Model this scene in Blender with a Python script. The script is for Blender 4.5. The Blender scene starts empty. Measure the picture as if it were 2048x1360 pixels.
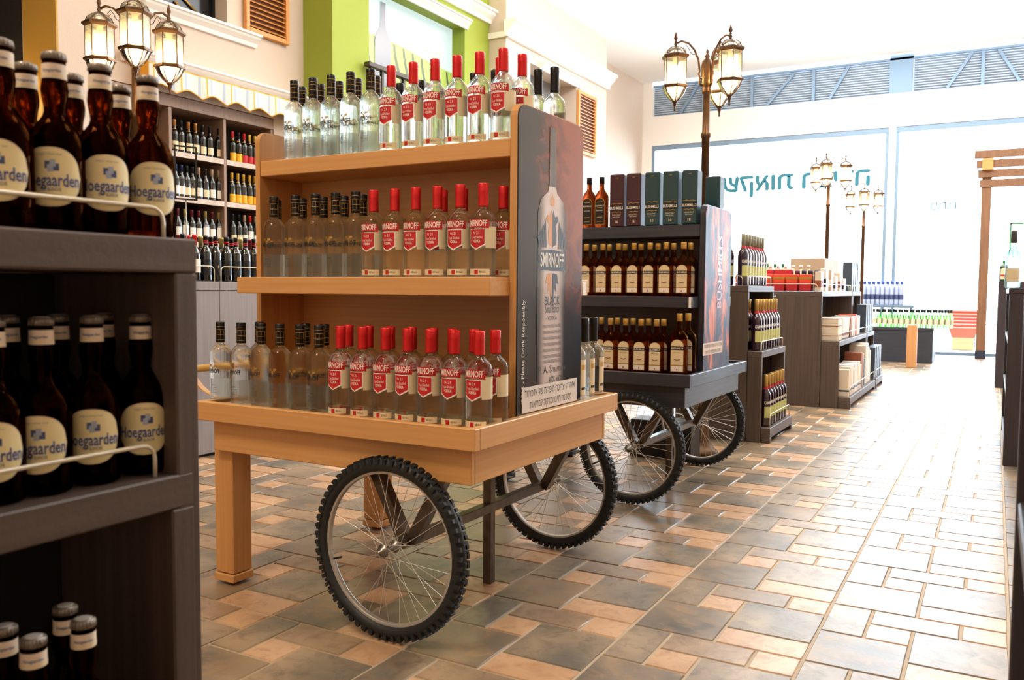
import bpy, math, random
from mathutils import Vector, Matrix
from mathutils.geometry import tessellate_polygon
random.seed(7)
PI = math.pi
SC = bpy.context.scene
COL = SC.collection

# ------------------------------------------------------------------ camera, world, lights, exposure
F_PX = 1718.58
CAM = Vector((1.061, -2.764, 1.161))
YAW, PITCH, ROLL = -0.51183, 0.058815, 0.007194
fw = Vector((math.sin(YAW) * math.cos(PITCH), math.cos(YAW) * math.cos(PITCH), -math.sin(PITCH)))
rt = Vector((math.cos(YAW), -math.sin(YAW), 0))
up = rt.cross(fw)
R_ = rt * math.cos(ROLL) + up * math.sin(ROLL)
U_ = -rt * math.sin(ROLL) + up * math.cos(ROLL)
cd = bpy.data.cameras.new('camera')
cam = bpy.data.objects.new('camera', cd)
COL.objects.link(cam)
M = Matrix((R_, U_, -fw)).transposed().to_4x4()
M.translation = CAM
cam.matrix_world = M
cd.sensor_width = 36.0
cd.lens = F_PX / 2048 * 36
cd.clip_start = 0.05
cd.clip_end = 200
cd.dof.use_dof = True
cd.dof.focus_distance = 3.9
cd.dof.aperture_fstop = 7.5
SC.camera = cam

SC.view_settings.view_transform = 'Standard'
SC.view_settings.look = 'None'
SC.view_settings.gamma = 1.0
SC.view_settings.use_curve_mapping = False
SC.view_settings.exposure = 0.0
SC.cycles.max_bounces = 14
SC.cycles.diffuse_bounces = 5
SC.cycles.glossy_bounces = 5
SC.cycles.transmission_bounces = 12
SC.cycles.transparent_max_bounces = 24
SC.cycles.caustics_reflective = False
SC.cycles.caustics_refractive = False
SC.cycles.sample_clamp_indirect = 6.0
SC.cycles.use_denoising = True

wd = bpy.data.worlds.new('daylight')
SC.world = wd
wd.use_nodes = True
bg = wd.node_tree.nodes['Background']
bg.inputs['Color'].default_value = (0.74, 0.87, 1.0, 1)
bg.inputs['Strength'].default_value = 19.0


def area(name, loc, rot, sx, sy, power, color, portal=False, spread=180):
    l = bpy.data.lights.new(name, 'AREA')
    l.shape = 'RECTANGLE'
    l.size, l.size_y = sx, sy
    l.energy = power
    l.color = color
    l.spread = math.radians(spread)
    if portal:
        l.cycles.is_portal = True
    o = bpy.data.objects.new(name, l)
    COL.objects.link(o)
    o.location = loc
    o.rotation_euler = rot
    return o


area('shopfront_portal', (-2.0, 14.9, 2.2), (-PI / 2, 0, 0), 9.5, 4.2, 1, (1, 1, 1), portal=True)
for (lx_, ly_, pw_) in ((-1.0, -3.4, 190), (-3.6, 0.4, 45), (1.6, 0.6, 85), (-3.4, 4.6, 32), (0.4, 5.0, 35), (-2.8, 9.0, 90)):
    area('ceiling_fill', (lx_, ly_, 5.35), (0, 0, 0), 1.2, 1.2, pw_, (1.0, 0.84, 0.64) if lx_ < 1 else (0.88, 0.94, 1.0))  # unseen fills for assumed luminaires; the bluish one is added to cool the floor
area('cove_and_fill_light', (-4.75, 4.6, 5.12), (PI, 0, 0), 0.25, 6.5, 40, (1.0, 0.86, 0.62))
area('cove_and_fill_light', (0.0, 8.6, 4.7), (PI, 0, 0), 6.6, 9.5, 1300, (0.93, 0.965, 1.0))  # unseen upward fill added over the aisle to whiten the ceiling; no cove here


# ------------------------------------------------------------------ pixel helpers (photo measurements -> world points)
def ray(px, py):
    return fw + R_ * ((px - 1024) / F_PX) - U_ * ((py - 680) / F_PX)


def on(ax, val, px, py):
    v = ray(px, py)
    return CAM + v * ((val - CAM[ax]) / v[ax])


# ------------------------------------------------------------------ materials
def lin(c):
    c = c / 255.0
    return c / 12.92 if c <= 0.04045 else ((c + 0.055) / 1.055) ** 2.4


def rgb(r, g, b):
    return (lin(r), lin(g), lin(b), 1)


def inp(n, name, v):
    if name in n.inputs:
        n.inputs[name].default_value = v


def mat(name, col, rough=0.5, metal=0.0, spec=0.5, coat=0.0, noise=None, bump=0.0, bump_scale=200, emit=None, estr=0):
    m = bpy.data.materials.new(name)
    m.use_nodes = True
    nt = m.node_tree
    b = nt.nodes['Principled BSDF']
    inp(b, 'Base Color', col)
    inp(b, 'Roughness', rough)
    inp(b, 'Metallic', metal)
    inp(b, 'Specular IOR Level', spec)
    inp(b, 'Coat Weight', coat)
    inp(b, 'Coat Roughness', 0.08)
    if emit:
        inp(b, 'Emission Color', emit)
        inp(b, 'Emission Strength', estr)
    if noise or bump:
        tc = nt.nodes.new('ShaderNodeTexCoord')
    if noise:
        (sx, sy, sz), amt, c2 = noise
        mp = nt.nodes.new('ShaderNodeMapping')
        mp.inputs['Scale'].default_value = (sx, sy, sz)
        nt.links.new(tc.outputs['Object'], mp.inputs['Vector'])
        nz = nt.nodes.new('ShaderNodeTexNoise')
        nz.inputs['Scale'].default_value = 1.0
        nz.inputs['Detail'].default_value = 5
        nt.links.new(mp.outputs['Vector'], nz.inputs['Vector'])
        cr = nt.nodes.new('ShaderNodeMapRange')
        cr.inputs['From Min'].default_value = 0.3
        cr.inputs['From Max'].default_value = 0.7
        cr.inputs['To Max'].default_value = amt
        nt.links.new(nz.outputs['Fac'], cr.inputs['Value'])
        mx = nt.nodes.new('ShaderNodeMix')
        mx.data_type = 'RGBA'
        mx.inputs['A'].default_value = col
        mx.inputs['B'].default_value = c2
        nt.links.new(cr.outputs['Result'], mx.inputs['Factor'])
        nt.links.new(mx.outputs['Result'], b.inputs['Base Color'])
    if bump:
        n2 = nt.nodes.new('ShaderNodeTexNoise')
        n2.inputs['Scale'].default_value = bump_scale
        n2.inputs['Detail'].default_value = 3
        nt.links.new(tc.outputs['Object'], n2.inputs['Vector'])
        bp = nt.nodes.new('ShaderNodeBump')
        bp.inputs['Strength'].default_value = bump
        bp.inputs['Distance'].default_value = 0.003
        nt.links.new(n2.outputs['Fac'], bp.inputs['Height'])
        nt.links.new(bp.outputs['Normal'], b.inputs['Normal'])
    return m


def glass_mat(name, tint, clear=0.45, rough=0.0, ior=1.42):
    """glass and spirit: a mix of refraction and plain see-through"""
    m = bpy.data.materials.new(name)
    m.use_nodes = True
    nt = m.node_tree
    for n in list(nt.nodes):
        nt.nodes.remove(n)
    out = nt.nodes.new('ShaderNodeOutputMaterial')
    g = nt.nodes.new('ShaderNodeBsdfGlass')
    g.inputs['Color'].default_value = tint
    g.inputs['Roughness'].default_value = rough
    g.inputs['IOR'].default_value = ior
    t = nt.nodes.new('ShaderNodeBsdfTransparent')
    t.inputs['Color'].default_value = tint
    mx = nt.nodes.new('ShaderNodeMixShader')
    mx.inputs[0].default_value = clear
    nt.links.new(g.outputs[0], mx.inputs[1])
    nt.links.new(t.outputs[0], mx.inputs[2])
    nt.links.new(mx.outputs[0], out.inputs['Surface'])
    return m


def thin_glass(name, tint, refl=0.08, rough=0.02):
    m = bpy.data.materials.new(name)
    m.use_nodes = True
    nt = m.node_tree
    for n in list(nt.nodes):
        nt.nodes.remove(n)
    out = nt.nodes.new('ShaderNodeOutputMaterial')
    g = nt.nodes.new('ShaderNodeBsdfGlossy')
    g.inputs['Roughness'].default_value = rough
    t = nt.nodes.new('ShaderNodeBsdfTransparent')
    t.inputs['Color'].default_value = tint
    fr = nt.nodes.new('ShaderNodeFresnel')
    fr.inputs['IOR'].default_value = 1.4
    mx = nt.nodes.new('ShaderNodeMixShader')
    nt.links.new(fr.outputs[0], mx.inputs[0])
    nt.links.new(t.outputs[0], mx.inputs[1])
    nt.links.new(g.outputs[0], mx.inputs[2])
    nt.links.new(mx.outputs[0], out.inputs['Surface'])
    return m


def stone(name, c1, c2, c3, rough=0.32):
    """tile clay: colours drift with world position so neighbouring tiles differ"""
    m = bpy.data.materials.new(name)
    m.use_nodes = True
    nt = m.node_tree
    b = nt.nodes['Principled BSDF']
    geo = nt.nodes.new('ShaderNodeNewGeometry')
    n1 = nt.nodes.new('ShaderNodeTexNoise')
    n1.inputs['Scale'].default_value = 3.1
    n1.inputs['Detail'].default_value = 3
    n2 = nt.nodes.new('ShaderNodeTexNoise')
    n2.inputs['Scale'].default_value = 14
    n2.inputs['Detail'].default_value = 7
    n2.inputs['Roughness'].default_value = 0.65
    n2.inputs['Distortion'].default_value = 0.8
    for n in (n1, n2):
        nt.links.new(geo.outputs['Position'], n.inputs['Vector'])
    r1 = nt.nodes.new('ShaderNodeValToRGB')
    r1.color_ramp.elements[0].position = 0.36
    r1.color_ramp.elements[0].color = c1
    r1.color_ramp.elements[1].position = 0.66
    r1.color_ramp.elements[1].color = c2
    nt.links.new(n1.outputs['Fac'], r1.inputs['Fac'])
    mr = nt.nodes.new('ShaderNodeMapRange')
    mr.inputs['From Min'].default_value = 0.48
    mr.inputs['From Max'].default_value = 0.72
    mr.inputs['To Max'].default_value = 0.75
    nt.links.new(n2.outputs['Fac'], mr.inputs['Value'])
    mx = nt.nodes.new('ShaderNodeMix')
    mx.data_type = 'RGBA'
    nt.links.new(mr.outputs['Result'], mx.inputs['Factor'])
    nt.links.new(r1.outputs['Color'], mx.inputs['A'])
    mx.inputs['B'].default_value = c3
    nt.links.new(mx.outputs['Result'], b.inputs['Base Color'])
    rr = nt.nodes.new('ShaderNodeMapRange')
    rr.inputs['To Min'].default_value = rough - 0.08
    rr.inputs['To Max'].default_value = rough + 0.12
    nt.links.new(n2.outputs['Fac'], rr.inputs['Value'])
    nt.links.new(rr.outputs['Result'], b.inputs['Roughness'])
    bp = nt.nodes.new('ShaderNodeBump')
    bp.inputs['Strength'].default_value = 0.25
    bp.inputs['Distance'].default_value = 0.004
    nt.links.new(n2.outputs['Fac'], bp.inputs['Height'])
    nt.links.new(bp.outputs['Normal'], b.inputs['Normal'])
    return m


WOODX = mat('oak_grain_x', rgb(214, 160, 98), 0.42, noise=((1.6, 70, 70), 0.55, rgb(192, 134, 74)), coat=0.12)
WOODY = mat('oak_grain_y', rgb(214, 164, 104), 0.42, noise=((70, 1.6, 70), 0.55, rgb(194, 138, 78)), coat=0.12)
WOODZ = mat('oak_grain_z', rgb(208, 152, 90), 0.42, noise=((70, 70, 1.6), 0.55, rgb(184, 126, 68)), coat=0.12)
BLKX = mat('black_wood_x', rgb(38, 42, 52), 0.38, noise=((2, 90, 90), 0.7, rgb(60, 64, 74)), coat=0.1)
BLKY = mat('black_wood_y', rgb(44, 48, 58), 0.38, noise=((90, 2, 90), 0.7, rgb(72, 76, 88)), coat=0.1)
BLKZ = mat('black_wood_z', rgb(34, 37, 46), 0.38, noise=((90, 90, 2), 0.7, rgb(54, 57, 66)), coat=0.1)
GREYY = mat('grey_oak_y', rgb(98, 82, 72), 0.5, noise=((60, 2, 60), 0.7, rgb(70, 57, 49)), bump=0.2, bump_scale=90)
GREYZ = mat('grey_oak_z', rgb(94, 78, 69), 0.5, noise=((60, 60, 2), 0.7, rgb(66, 54, 46)), bump=0.2, bump_scale=90)
GREYL = mat('light_grey_laminate', rgb(150, 142, 142), 0.5, noise=((60, 60, 2), 0.6, rgb(124, 116, 116)))
CAB = mat('cabinet_brown', rgb(150, 120, 100), 0.5, noise=((60, 60, 2), 0.5, rgb(122, 96, 78)))
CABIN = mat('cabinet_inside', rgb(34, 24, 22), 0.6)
CABEDGE = mat('lit_shelf_edge', rgb(214, 196, 180), 0.45, noise=((90, 14, 90), 0.8, rgb(170, 140, 120)))  # light on the brown shelf edges put into their colour
STEEL = mat('brushed_steel', rgb(104, 92, 80), 0.34, 0.8, noise=((20, 20, 20), 0.7, rgb(62, 52, 44)))
RIM = mat('rim_alloy', rgb(190, 186, 178), 0.42, 0.7)
SPOKE = mat('spoke_steel', rgb(225, 222, 215), 0.25, 0.8)
HUB = mat('hub_chrome', rgb(150, 146, 140), 0.4, 0.9)
RUB = mat('tyre_rubber', rgb(24, 27, 28), 0.55, bump=0.3, bump_scale=120)
WIREW = mat('cream_wire', rgb(226, 214, 188), 0.3, 0.2)
WHITE = mat('white_plaster', rgb(240, 236, 230), 0.6)
BEIGE = mat('beige_plaster', rgb(206, 188, 172), 0.75, bump=0.35, bump_scale=60)
GREEN = mat('green_plaster', rgb(146, 160, 50), 0.7, bump=0.25, bump_scale=60)
LAMPLITW = mat('lamplit_plaster', rgb(196, 152, 66), 0.6, bump=0.25, bump_scale=60)  # end reveal of the beige wall, yellow lamplight put into its colour
DARKW = mat('dark_recess', rgb(28, 22, 20), 0.8)
CEIL = mat('ceiling_white', rgb(246, 246, 244), 0.8)
SHUT = mat('shutter_wood', rgb(214, 150, 84), 0.5, noise=((60, 3, 60), 0.4, rgb(190, 122, 58)))
GROUT = mat('grout', rgb(168, 148, 120), 0.7, bump=0.2, bump_scale=200)
TGREY = stone('tile_grey', rgb(100, 92, 80), rgb(158, 134, 106), rgb(84, 72, 58))
TDARK = stone('tile_slate', rgb(88, 80, 70), rgb(146, 124, 98), rgb(158, 120, 80))
TPINK = stone('tile_terracotta', rgb(178, 138, 102), rgb(198, 160, 124), rgb(150, 108, 74))
TBRN = stone('tile_brown', rgb(128, 106, 84), rgb(168, 138, 108), rgb(104, 82, 62))
IRON = mat('bronze_iron', rgb(104, 72, 44), 0.4, 0.6, noise=((30, 30, 30), 0.6, rgb(60, 42, 30)))
BLACKM = mat('black_metal', rgb(20, 20, 22), 0.4, 0.3)
BULB = mat('lit_bulb', rgb(255, 226, 160), 0.4, emit=(1.0, 0.72, 0.34, 1), estr=30)
LAMPG = None
PANE = thin_glass('shop_glass', (0.96, 0.985, 1, 1))
CLEAR = glass_mat('clear_spirit_glass', (0.95, 0.97, 0.955, 1), 0.5)
AMBER = glass_mat('brown_beer_glass', (0.20, 0.065, 0.018, 1), 0.25, ior=1.4)
WHISK = glass_mat('whiskey_glass', (0.72, 0.34, 0.14, 1), 0.5, ior=1.35)
WHISKD = glass_mat('dark_whiskey_glass', (0.34, 0.13, 0.06, 1), 0.3, ior=1.35)
GREENG = glass_mat('green_glass', (0.55, 0.80, 0.45, 1), 0.3)
DKGL = mat('dark_wine_glass', rgb(16, 18, 16), 0.06, 0.0, 0.7, coat=0.6)
DKRED = mat('dark_bitter_glass', rgb(44, 16, 30), 0.06, 0.0, 0.7, coat=0.6)
LIQ = mat('jaeger_green_glass', rgb(20, 60, 34), 0.08, 0.0, 0.7, coat=0.5)
REDCAP = mat('red_cap', rgb(214, 34, 34), 0.3, 0.3)
BLKCAP = mat('black_cap', rgb(20, 20, 20), 0.3, 0.3)
GOLD = mat('gold_print', rgb(196, 150, 70), 0.35, 0.5)
GOLDCAP = mat('gold_cap', rgb(208, 168, 88), 0.35, 0.5)
LRED = mat('label_red', rgb(190, 26, 30), 0.4)
LWHITE = mat('label_white', rgb(240, 234, 222), 0.5)
LCREAM = mat('label_cream', rgb(226, 208, 168), 0.5)
LYEL = mat('label_straw', rgb(232, 212, 124), 0.5)
LBLUE = mat('label_blue', rgb(72, 84, 128), 0.5)
LBLACK = mat('label_black', rgb(22, 20, 20), 0.4)
LGREY = mat('label_grey', rgb(150, 150, 146), 0.5)
LSMOKE = mat('print_dark', rgb(60, 58, 54), 0.5)
LORNG = mat('label_yellow', rgb(236, 176, 20), 0.45)
LOLIVE = mat('label_lime_cream', rgb(206, 206, 130), 0.5)
CAPDK = mat('crown_cap', rgb(128, 116, 104), 0.35, 0.6)
CAPWH = mat('crown_cap_pale', rgb(190, 182, 170), 0.35, 0.4)
CAPGR = mat('grey_green_cap', rgb(150, 150, 130), 0.4, 0.2)
CARDR = mat('red_carton', rgb(190, 34, 40), 0.5)
CARDO = mat('orange_carton', rgb(232, 78, 40), 0.5)
CARDC = mat('cream_carton', rgb(226, 210, 186), 0.6)
CARDW = mat('white_carton', rgb(238, 234, 228), 0.6)
CARDT = mat('tan_carton', rgb(186, 160, 134), 0.6)
CARDB = mat('brown_book', rgb(150, 82, 52), 0.6)
BOXM = mat('maroon_carton', rgb(62, 24, 34), 0.45)
BOXT = mat('teal_carton', rgb(28, 62, 66), 0.45)
SLATE = mat('slate_box', rgb(52, 62, 74), 0.45)
BLUEC = mat('blue_cap', rgb(40, 80, 180), 0.4)
WATER = mat('shrink_wrap', rgb(200, 212, 236), 0.25, noise=((9, 9, 9), 0.5, rgb(140, 160, 210)))
BASKET = mat('orange_plastic', rgb(238, 66, 30), 0.4)
KRAFT = mat('cardboard', rgb(196, 150, 100), 0.7)
PLANK = mat('pergola_timber', rgb(140, 98, 66), 0.6, noise=((30, 30, 2), 0.6, rgb(100, 64, 42)))
PAVE = mat('pavement', rgb(200, 200, 196), 0.8)
def frosted(name, col, clear, soft):
    m = bpy.data.materials.new(name)
    m.use_nodes = True
    nt = m.node_tree
    for n in list(nt.nodes):
        nt.nodes.remove(n)
    out = nt.nodes.new('ShaderNodeOutputMaterial')
    t = nt.nodes.new('ShaderNodeBsdfTransparent'); t.inputs['Color'].default_value = col
    d_ = nt.nodes.new('ShaderNodeBsdfDiffuse'); d_.inputs['Color'].default_value = col
    l_ = nt.nodes.new('ShaderNodeBsdfTranslucent'); l_.inputs['Color'].default_value = col
    g_ = nt.nodes.new('ShaderNodeBsdfGlossy'); g_.inputs['Roughness'].default_value = .05
    fr = nt.nodes.new('ShaderNodeFresnel'); fr.inputs['IOR'].default_value = 1.35
    m1 = nt.nodes.new('ShaderNodeMixShader'); m1.inputs[0].default_value = soft
    m2 = nt.nodes.new('ShaderNodeMixShader'); m2.inputs[0].default_value = clear
    m3 = nt.nodes.new('ShaderNodeMixShader')
    L = nt.links.new
    L(d_.outputs[0], m1.inputs[1]); L(l_.outputs[0], m1.inputs[2])
    L(m1.outputs[0], m2.inputs[1]); L(t.outputs[0], m2.inputs[2])
    L(fr.outputs[0], m3.inputs[0]); L(m2.outputs[0], m3.inputs[1]); L(g_.outputs[0], m3.inputs[2])
    L(m3.outputs[0], out.inputs['Surface'])
    return m


LAMPG = frosted('lantern_glass', (.95, .97, .90, 1), .86, .8)
FROST = frosted('label_frosted', (.85, .88, .86, 1), .55, .5)
CORR = mat('corrugated_metal', rgb(184, 198, 212), 0.4, 0.2)
ALU = mat('aluminium_frame', rgb(128, 152, 176), 0.4, 0.4)


# ------------------------------------------------------------------ mesh builder
class MB:
    def __init__(s):
        s.v, s.f, s.m, s.sm = [], [], [], []
        s.T = None

    def av(s, p):
        p = Vector(p)
        if s.T is not None:
            p = s.T @ p
        s.v.append(p)
        return len(s.v) - 1

    def face(s, idx, mi=0, smooth=False):
        s.f.append(tuple(idx))
        s.m.append(mi)
        s.sm.append(smooth)

    def poly(s, pts, mi=0):
        s.face([s.av(p) for p in pts], mi)

    def box(s, x0, x1, y0, y1, z0, z1, mi=0, b=0.0):
        if x0 > x1: x0, x1 = x1, x0
        if y0 > y1: y0, y1 = y1, y0
        if z0 > z1: z0, z1 = z1, z0
        if b <= 0:
            i = [s.av((x, y, z)) for z in (z0, z1) for y in (y0, y1) for x in (x0, x1)]
            for q in ((0, 2, 3, 1), (4, 5, 7, 6), (0, 1, 5, 4), (2, 6, 7, 3), (0, 4, 6, 2), (1, 3, 7, 5)):
                s.face([i[k] for k in q], mi)
            return
        b = min(b, (x1 - x0) / 2.01, (y1 - y0) / 2.01, (z1 - z0) / 2.01)
        X, Y, Z = (x0, x1), (y0, y1), (z0, z1)
        c = {}
        for i in (0, 1):
            for j in (0, 1):
                for k in (0, 1):
                    sx, sy, sz = (1, -1)[i], (1, -1)[j], (1, -1)[k]
                    c[i, j, k, 0] = s.av((X[i], Y[j] + sy * b, Z[k] + sz * b))
                    c[i, j, k, 1] = s.av((X[i] + sx * b, Y[j], Z[k] + sz * b))
                    c[i, j, k, 2] = s.av((X[i] + sx * b, Y[j] + sy * b, Z[k]))
        o4 = ((0, 0), (1, 0), (1, 1), (0, 1))
        for i in (0, 1):
            q = [c[i, a, e, 0] for a, e in o4]
            s.face(q if i else q[::-1], mi)
            q = [c[a, i, e, 1] for a, e in o4]
            s.face(q[::-1] if i else q, mi)
            q = [c[a, e, i, 2] for a, e in o4]
            s.face(q if i else q[::-1], mi)
        for i in (0, 1):
            for j in (0, 1):
                q = [c[i, j, 0, 0], c[i, j, 0, 1], c[i, j, 1, 1], c[i, j, 1, 0]]
                s.face(q if (i == j) != True else q[::-1], mi)
                q = [c[i, 0, j, 0], c[i, 0, j, 2], c[i, 1, j, 2], c[i, 1, j, 0]]
                s.face(q if (i == j) else q[::-1], mi)
                q = [c[0, i, j, 1], c[0, i, j, 2], c[1, i, j, 2], c[1, i, j, 1]]
                s.face(q if (i != j) else q[::-1], mi)
        for key in [(i, j, k) for i in (0, 1) for j in (0, 1) for k in (0, 1)]:
            q = [c[key + (0,)], c[key + (1,)], c[key + (2,)]]
            s.face(q if sum(key) % 2 else q[::-1], mi)

    def lathe(s, prof, n=20, mi=0, smooth=True, cx=0, cy=0, caps=True, a0=0.0, sq=None):
        """prof: list of (r, z[, mat])."""
        rings = []
        for p in prof:
            r, z = p[0], p[1]
            ring = []
            for k in range(n):
                a = a0 + 2 * PI * k / n
                ring.append(s.av((cx + r * math.cos(a), cy + r * math.sin(a), z)))
            rings.append(ring)
        for i in range(len(rings) - 1):
            m_ = prof[i][2] if len(prof[i]) > 2 else mi
            for k in range(n):
                k2 = (k + 1) % n
                s.face((rings[i][k], rings[i][k2], rings[i + 1][k2], rings[i + 1][k]), m_, smooth)
        if caps:
            s.face(rings[0][::-1], mi)
            s.face(rings[-1], prof[-1][2] if len(prof[-1]) > 2 else mi)

    def tube(s, path, r, n=8, mi=0, closed=False, caps=True):
        P = [Vector(p) for p in path]
        L = len(P)
        rings = []
        prev = None
        for i in range(L):
            if closed:
                t = (P[(i + 1) % L] - P[i - 1]).normalized()
            else:
                t = (P[min(i + 1, L - 1)] - P[max(i - 1, 0)]).normalized()
            if prev is None:
                a = Vector((0, 0, 1)) if abs(t.z) < 0.9 else Vector((1, 0, 0))
                u = t.cross(a).normalized()
            else:
                u = (prev - t * prev.dot(t)).normalized()
            prev = u
            w_ = t.cross(u)
            rr = r[i] if isinstance(r, (list, tuple)) else r
            rings.append([s.av(P[i] + (u * math.cos(2 * PI * k / n) + w_ * math.sin(2 * PI * k / n)) * rr) for k in range(n)])
        for i in range(L if closed else L - 1):
            a, b = rings[i], rings[(i + 1) % L]
            for k in range(n):
                k2 = (k + 1) % n
                s.face((a[k], a[k2], b[k2], b[k]), mi, True)
        if not closed and caps:
            s.face(rings[0][::-1], mi)
            s.face(rings[-1], mi)

    def bar(s, p0, p1, w, h, mi=0, upv=(0, 0, 1)):
        p0, p1 = Vector(p0), Vector(p1)
        t = (p1 - p0).normalized()
        u = t.cross(Vector(upv))
        if u.length < 1e-4:
            u = t.cross(Vector((1, 0, 0)))
        u.normalize()
        v = u.cross(t)
        i = []
        for p in (p0, p1):
            for a, b in ((-1, -1), (1, -1), (1, 1), (-1, 1)):
                i.append(s.av(p + u * a * w / 2 + v * b * h / 2))
        for q in ((0, 3, 2, 1), (4, 5, 6, 7), (0, 1, 5, 4), (1, 2, 6, 5), (2, 3, 7, 6), (3, 0, 4, 7)):
            s.face([i[k] for k in q], mi)

    def prism(s, poly, axis, a0, a1, mi=0):
        """poly in the two other axes (in xyz order), extruded along axis"""
        def P(p, a):
            q = list(p)
            q.insert(axis, a)
            return q
        A = [s.av(P(p, a0)) for p in poly]
        B = [s.av(P(p, a1)) for p in poly]
        n = len(poly)
        s.face(A, mi)
        s.face(B[::-1], mi)
        for k in range(n):
            k2 = (k + 1) % n
            s.face((A[k2], A[k], B[k], B[k2]), mi)

    def patch(s, r, a0, a1, z0, z1, mi=0, n=8, zb=None, zt=None, m_=1):
        """curved sheet on a cylinder round z, facing -y at angle 0. zb/zt: functions of t in -1..1"""
        cols = []
        for k in range(n + 1):
            t = -1 + 2 * k / n
            a = a0 + (a1 - a0) * k / n
            lo = zb(t) if zb else z0
            hi = zt(t) if zt else z1
            cols.append([s.av((r * math.sin(a), -r * math.cos(a), lo + (hi - lo) * j / m_)) for j in range(m_ + 1)])
        for k in range(n):
            for j in range(m_):
                s.face((cols[k][j], cols[k + 1][j], cols[k + 1][j + 1], cols[k][j + 1]), mi, True)

    def text(s, txt, size, fn, mi=0, bold=0.0, maxw=None, align='C'):
        """flat lettering mapped through fn(x, y) -> 3-D point"""
        V, F, w_, = text_polys(txt, bold)
        k = size
        kx = k
        if maxw and w_ * k > maxw:
            kx = maxw / w_
        base = len(s.v)
        for (x, y) in V:
            s.av(fn(x * kx, y * k))
        for f in F:
            s.face([base + q for q in f], mi)

    def mesh(s, name, mats):
        me = bpy.data.meshes.new(name)
        me.from_pydata([tuple(v) for v in s.v], [], s.f)
        for m_ in mats:
            me.materials.append(m_)
        me.polygons.foreach_set('material_index', s.m)
        me.polygons.foreach_set('use_smooth', s.sm)
        me.update()
        return me

    def build(s, name, mats, parent=None, loc=None):
        if not isinstance(mats, (list, tuple)):
            mats = [mats]
        o = bpy.data.objects.new(name, s.mesh(name, mats))
        COL.objects.link(o)
        o.parent = parent
        if loc:
            o.location = loc
        return o


_tc = {}


def text_polys(txt, bold=0.0):
    key = (txt, bold)
    if key in _tc:
        return _tc[key]
    cu = bpy.data.curves.new('lettering', 'FONT')
    cu.body = txt
    cu.align_x = 'CENTER'
    cu.align_y = 'CENTER'
    cu.size = 1.0
    cu.resolution_u = 2
    cu.offset = bold
    heb = any('\u0590' <= ch <= '\u05ff' for ch in txt)
    if heb:
        cu.fill_mode = 'NONE'
    ob = bpy.data.objects.new('lettering', cu)
    COL.objects.link(ob)
    dg = bpy.context.evaluated_depsgraph_get()
    dg.update()
    me = ob.evaluated_get(dg).to_mesh()
    V = [(v.co.x, v.co.y) for v in me.vertices]
    F = [tuple(p.vertices) for p in me.polygons]
    if heb:   # strokes of these letters overlap: fill every outline on its own
        adj = {}
        for e in me.edges:
            a_, b_ = e.vertices
            adj.setdefault(a_, []).append(b_)
            adj.setdefault(b_, []).append(a_)
        seen, L = set(), []
        for s0 in range(len(V)):
            if s0 in seen or s0 not in adj: continue
            lp, cur = [s0], s0
            seen.add(s0)
            while True:
                nx = [q for q in adj[cur] if q not in seen]
                if not nx: break
                cur = nx[0]; seen.add(cur); lp.append(cur)
            L.append(lp)
        sa = lambda l: sum(V[l[i - 1]][0] * V[l[i]][1] - V[l[i]][0] * V[l[i - 1]][1] for i in range(len(l)))
        holes = [l for l in L if sa(l) > 0]
        F = []
        for l in L:
            if sa(l) > 0: continue
            xs_ = [V[i][0] for i in l]
            grp = [l] + [h for h in holes if min(xs_) < V[h[0]][0] < max(xs_)]
            flat = [i for g_ in grp for i in g_]
            for t_ in tessellate_polygon([[Vector((V[i][0], V[i][1], 0)) for i in g_] for g_ in grp]):
                F.append(tuple(flat[q] for q in t_))
    ob.evaluated_get(dg).to_mesh_clear()
    bpy.data.objects.remove(ob)
    bpy.data.curves.remove(cu)
    w_ = (max(v[0] for v in V) - min(v[0] for v in V)) if V else 1
    _tc[key] = (V, F, w_)
    return _tc[key]


def cyl_fn(r, a_off, z):
    return lambda x, y: (r * math.sin(a_off + x / r), -r * math.cos(a_off + x / r), z + y)


def tag(o, label, cat, group=None, kind=None):
    if label: o['label'] = label
    if cat: o['category'] = cat
    if group: o['group'] = group
    if kind: o['kind'] = kind
    return o


def thing(name, label, cat, loc=(0, 0, 0), rz=0.0, group=None):
    o = bpy.data.objects.new(name, None)
    o.empty_display_size = 0.05
    COL.objects.link(o)
    o.location = loc
    o.rotation_euler = (0, 0, rz)
    return tag(o, label, cat, group)


def struct(o):
    o['kind'] = 'structure'
    return o


def S(name, m, *boxes):
    b = MB()
    for q in boxes:
        b.box(*q)
    return struct(b.build(name, m))


def link(name, me, parent=None, loc=None, rz=0.0):
    o = bpy.data.objects.new(name, me)
    COL.objects.link(o)
    o.parent = parent
    if loc: o.location = loc
    if rz: o.rotation_euler = (0, 0, rz)
    return o


ORD = ['first', 'second', 'third', 'fourth', 'fifth', 'sixth', 'seventh', 'eighth', 'ninth', 'tenth', 'eleventh', 'twelfth', 'thirteenth', 'fourteenth', 'fifteenth', 'sixteenth']

#@@STRUCTURE
# ------------------------------------------------------------------ the setting
GY = 15.0            # the glazed shopfront
# floor bed with real tiles in a repeating seven-piece module of 0.57 m
P = 0.57
fl_ = S('floor', GROUT, (-7.2, 4.2, -5.0, GY, -0.12, -0.004))
PIECES = [(0, 0, 2, 2, 1), (0, 2, 1, 2, 0), (1, 2, 1, 1, 2), (1, 3, 2, 1, 3), (3, 3, 1, 1, 2), (2, 1, 2, 2, 0), (2, 0, 2, 1, 2)]
TM = [TGREY, TDARK, TPINK, TBRN]


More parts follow.
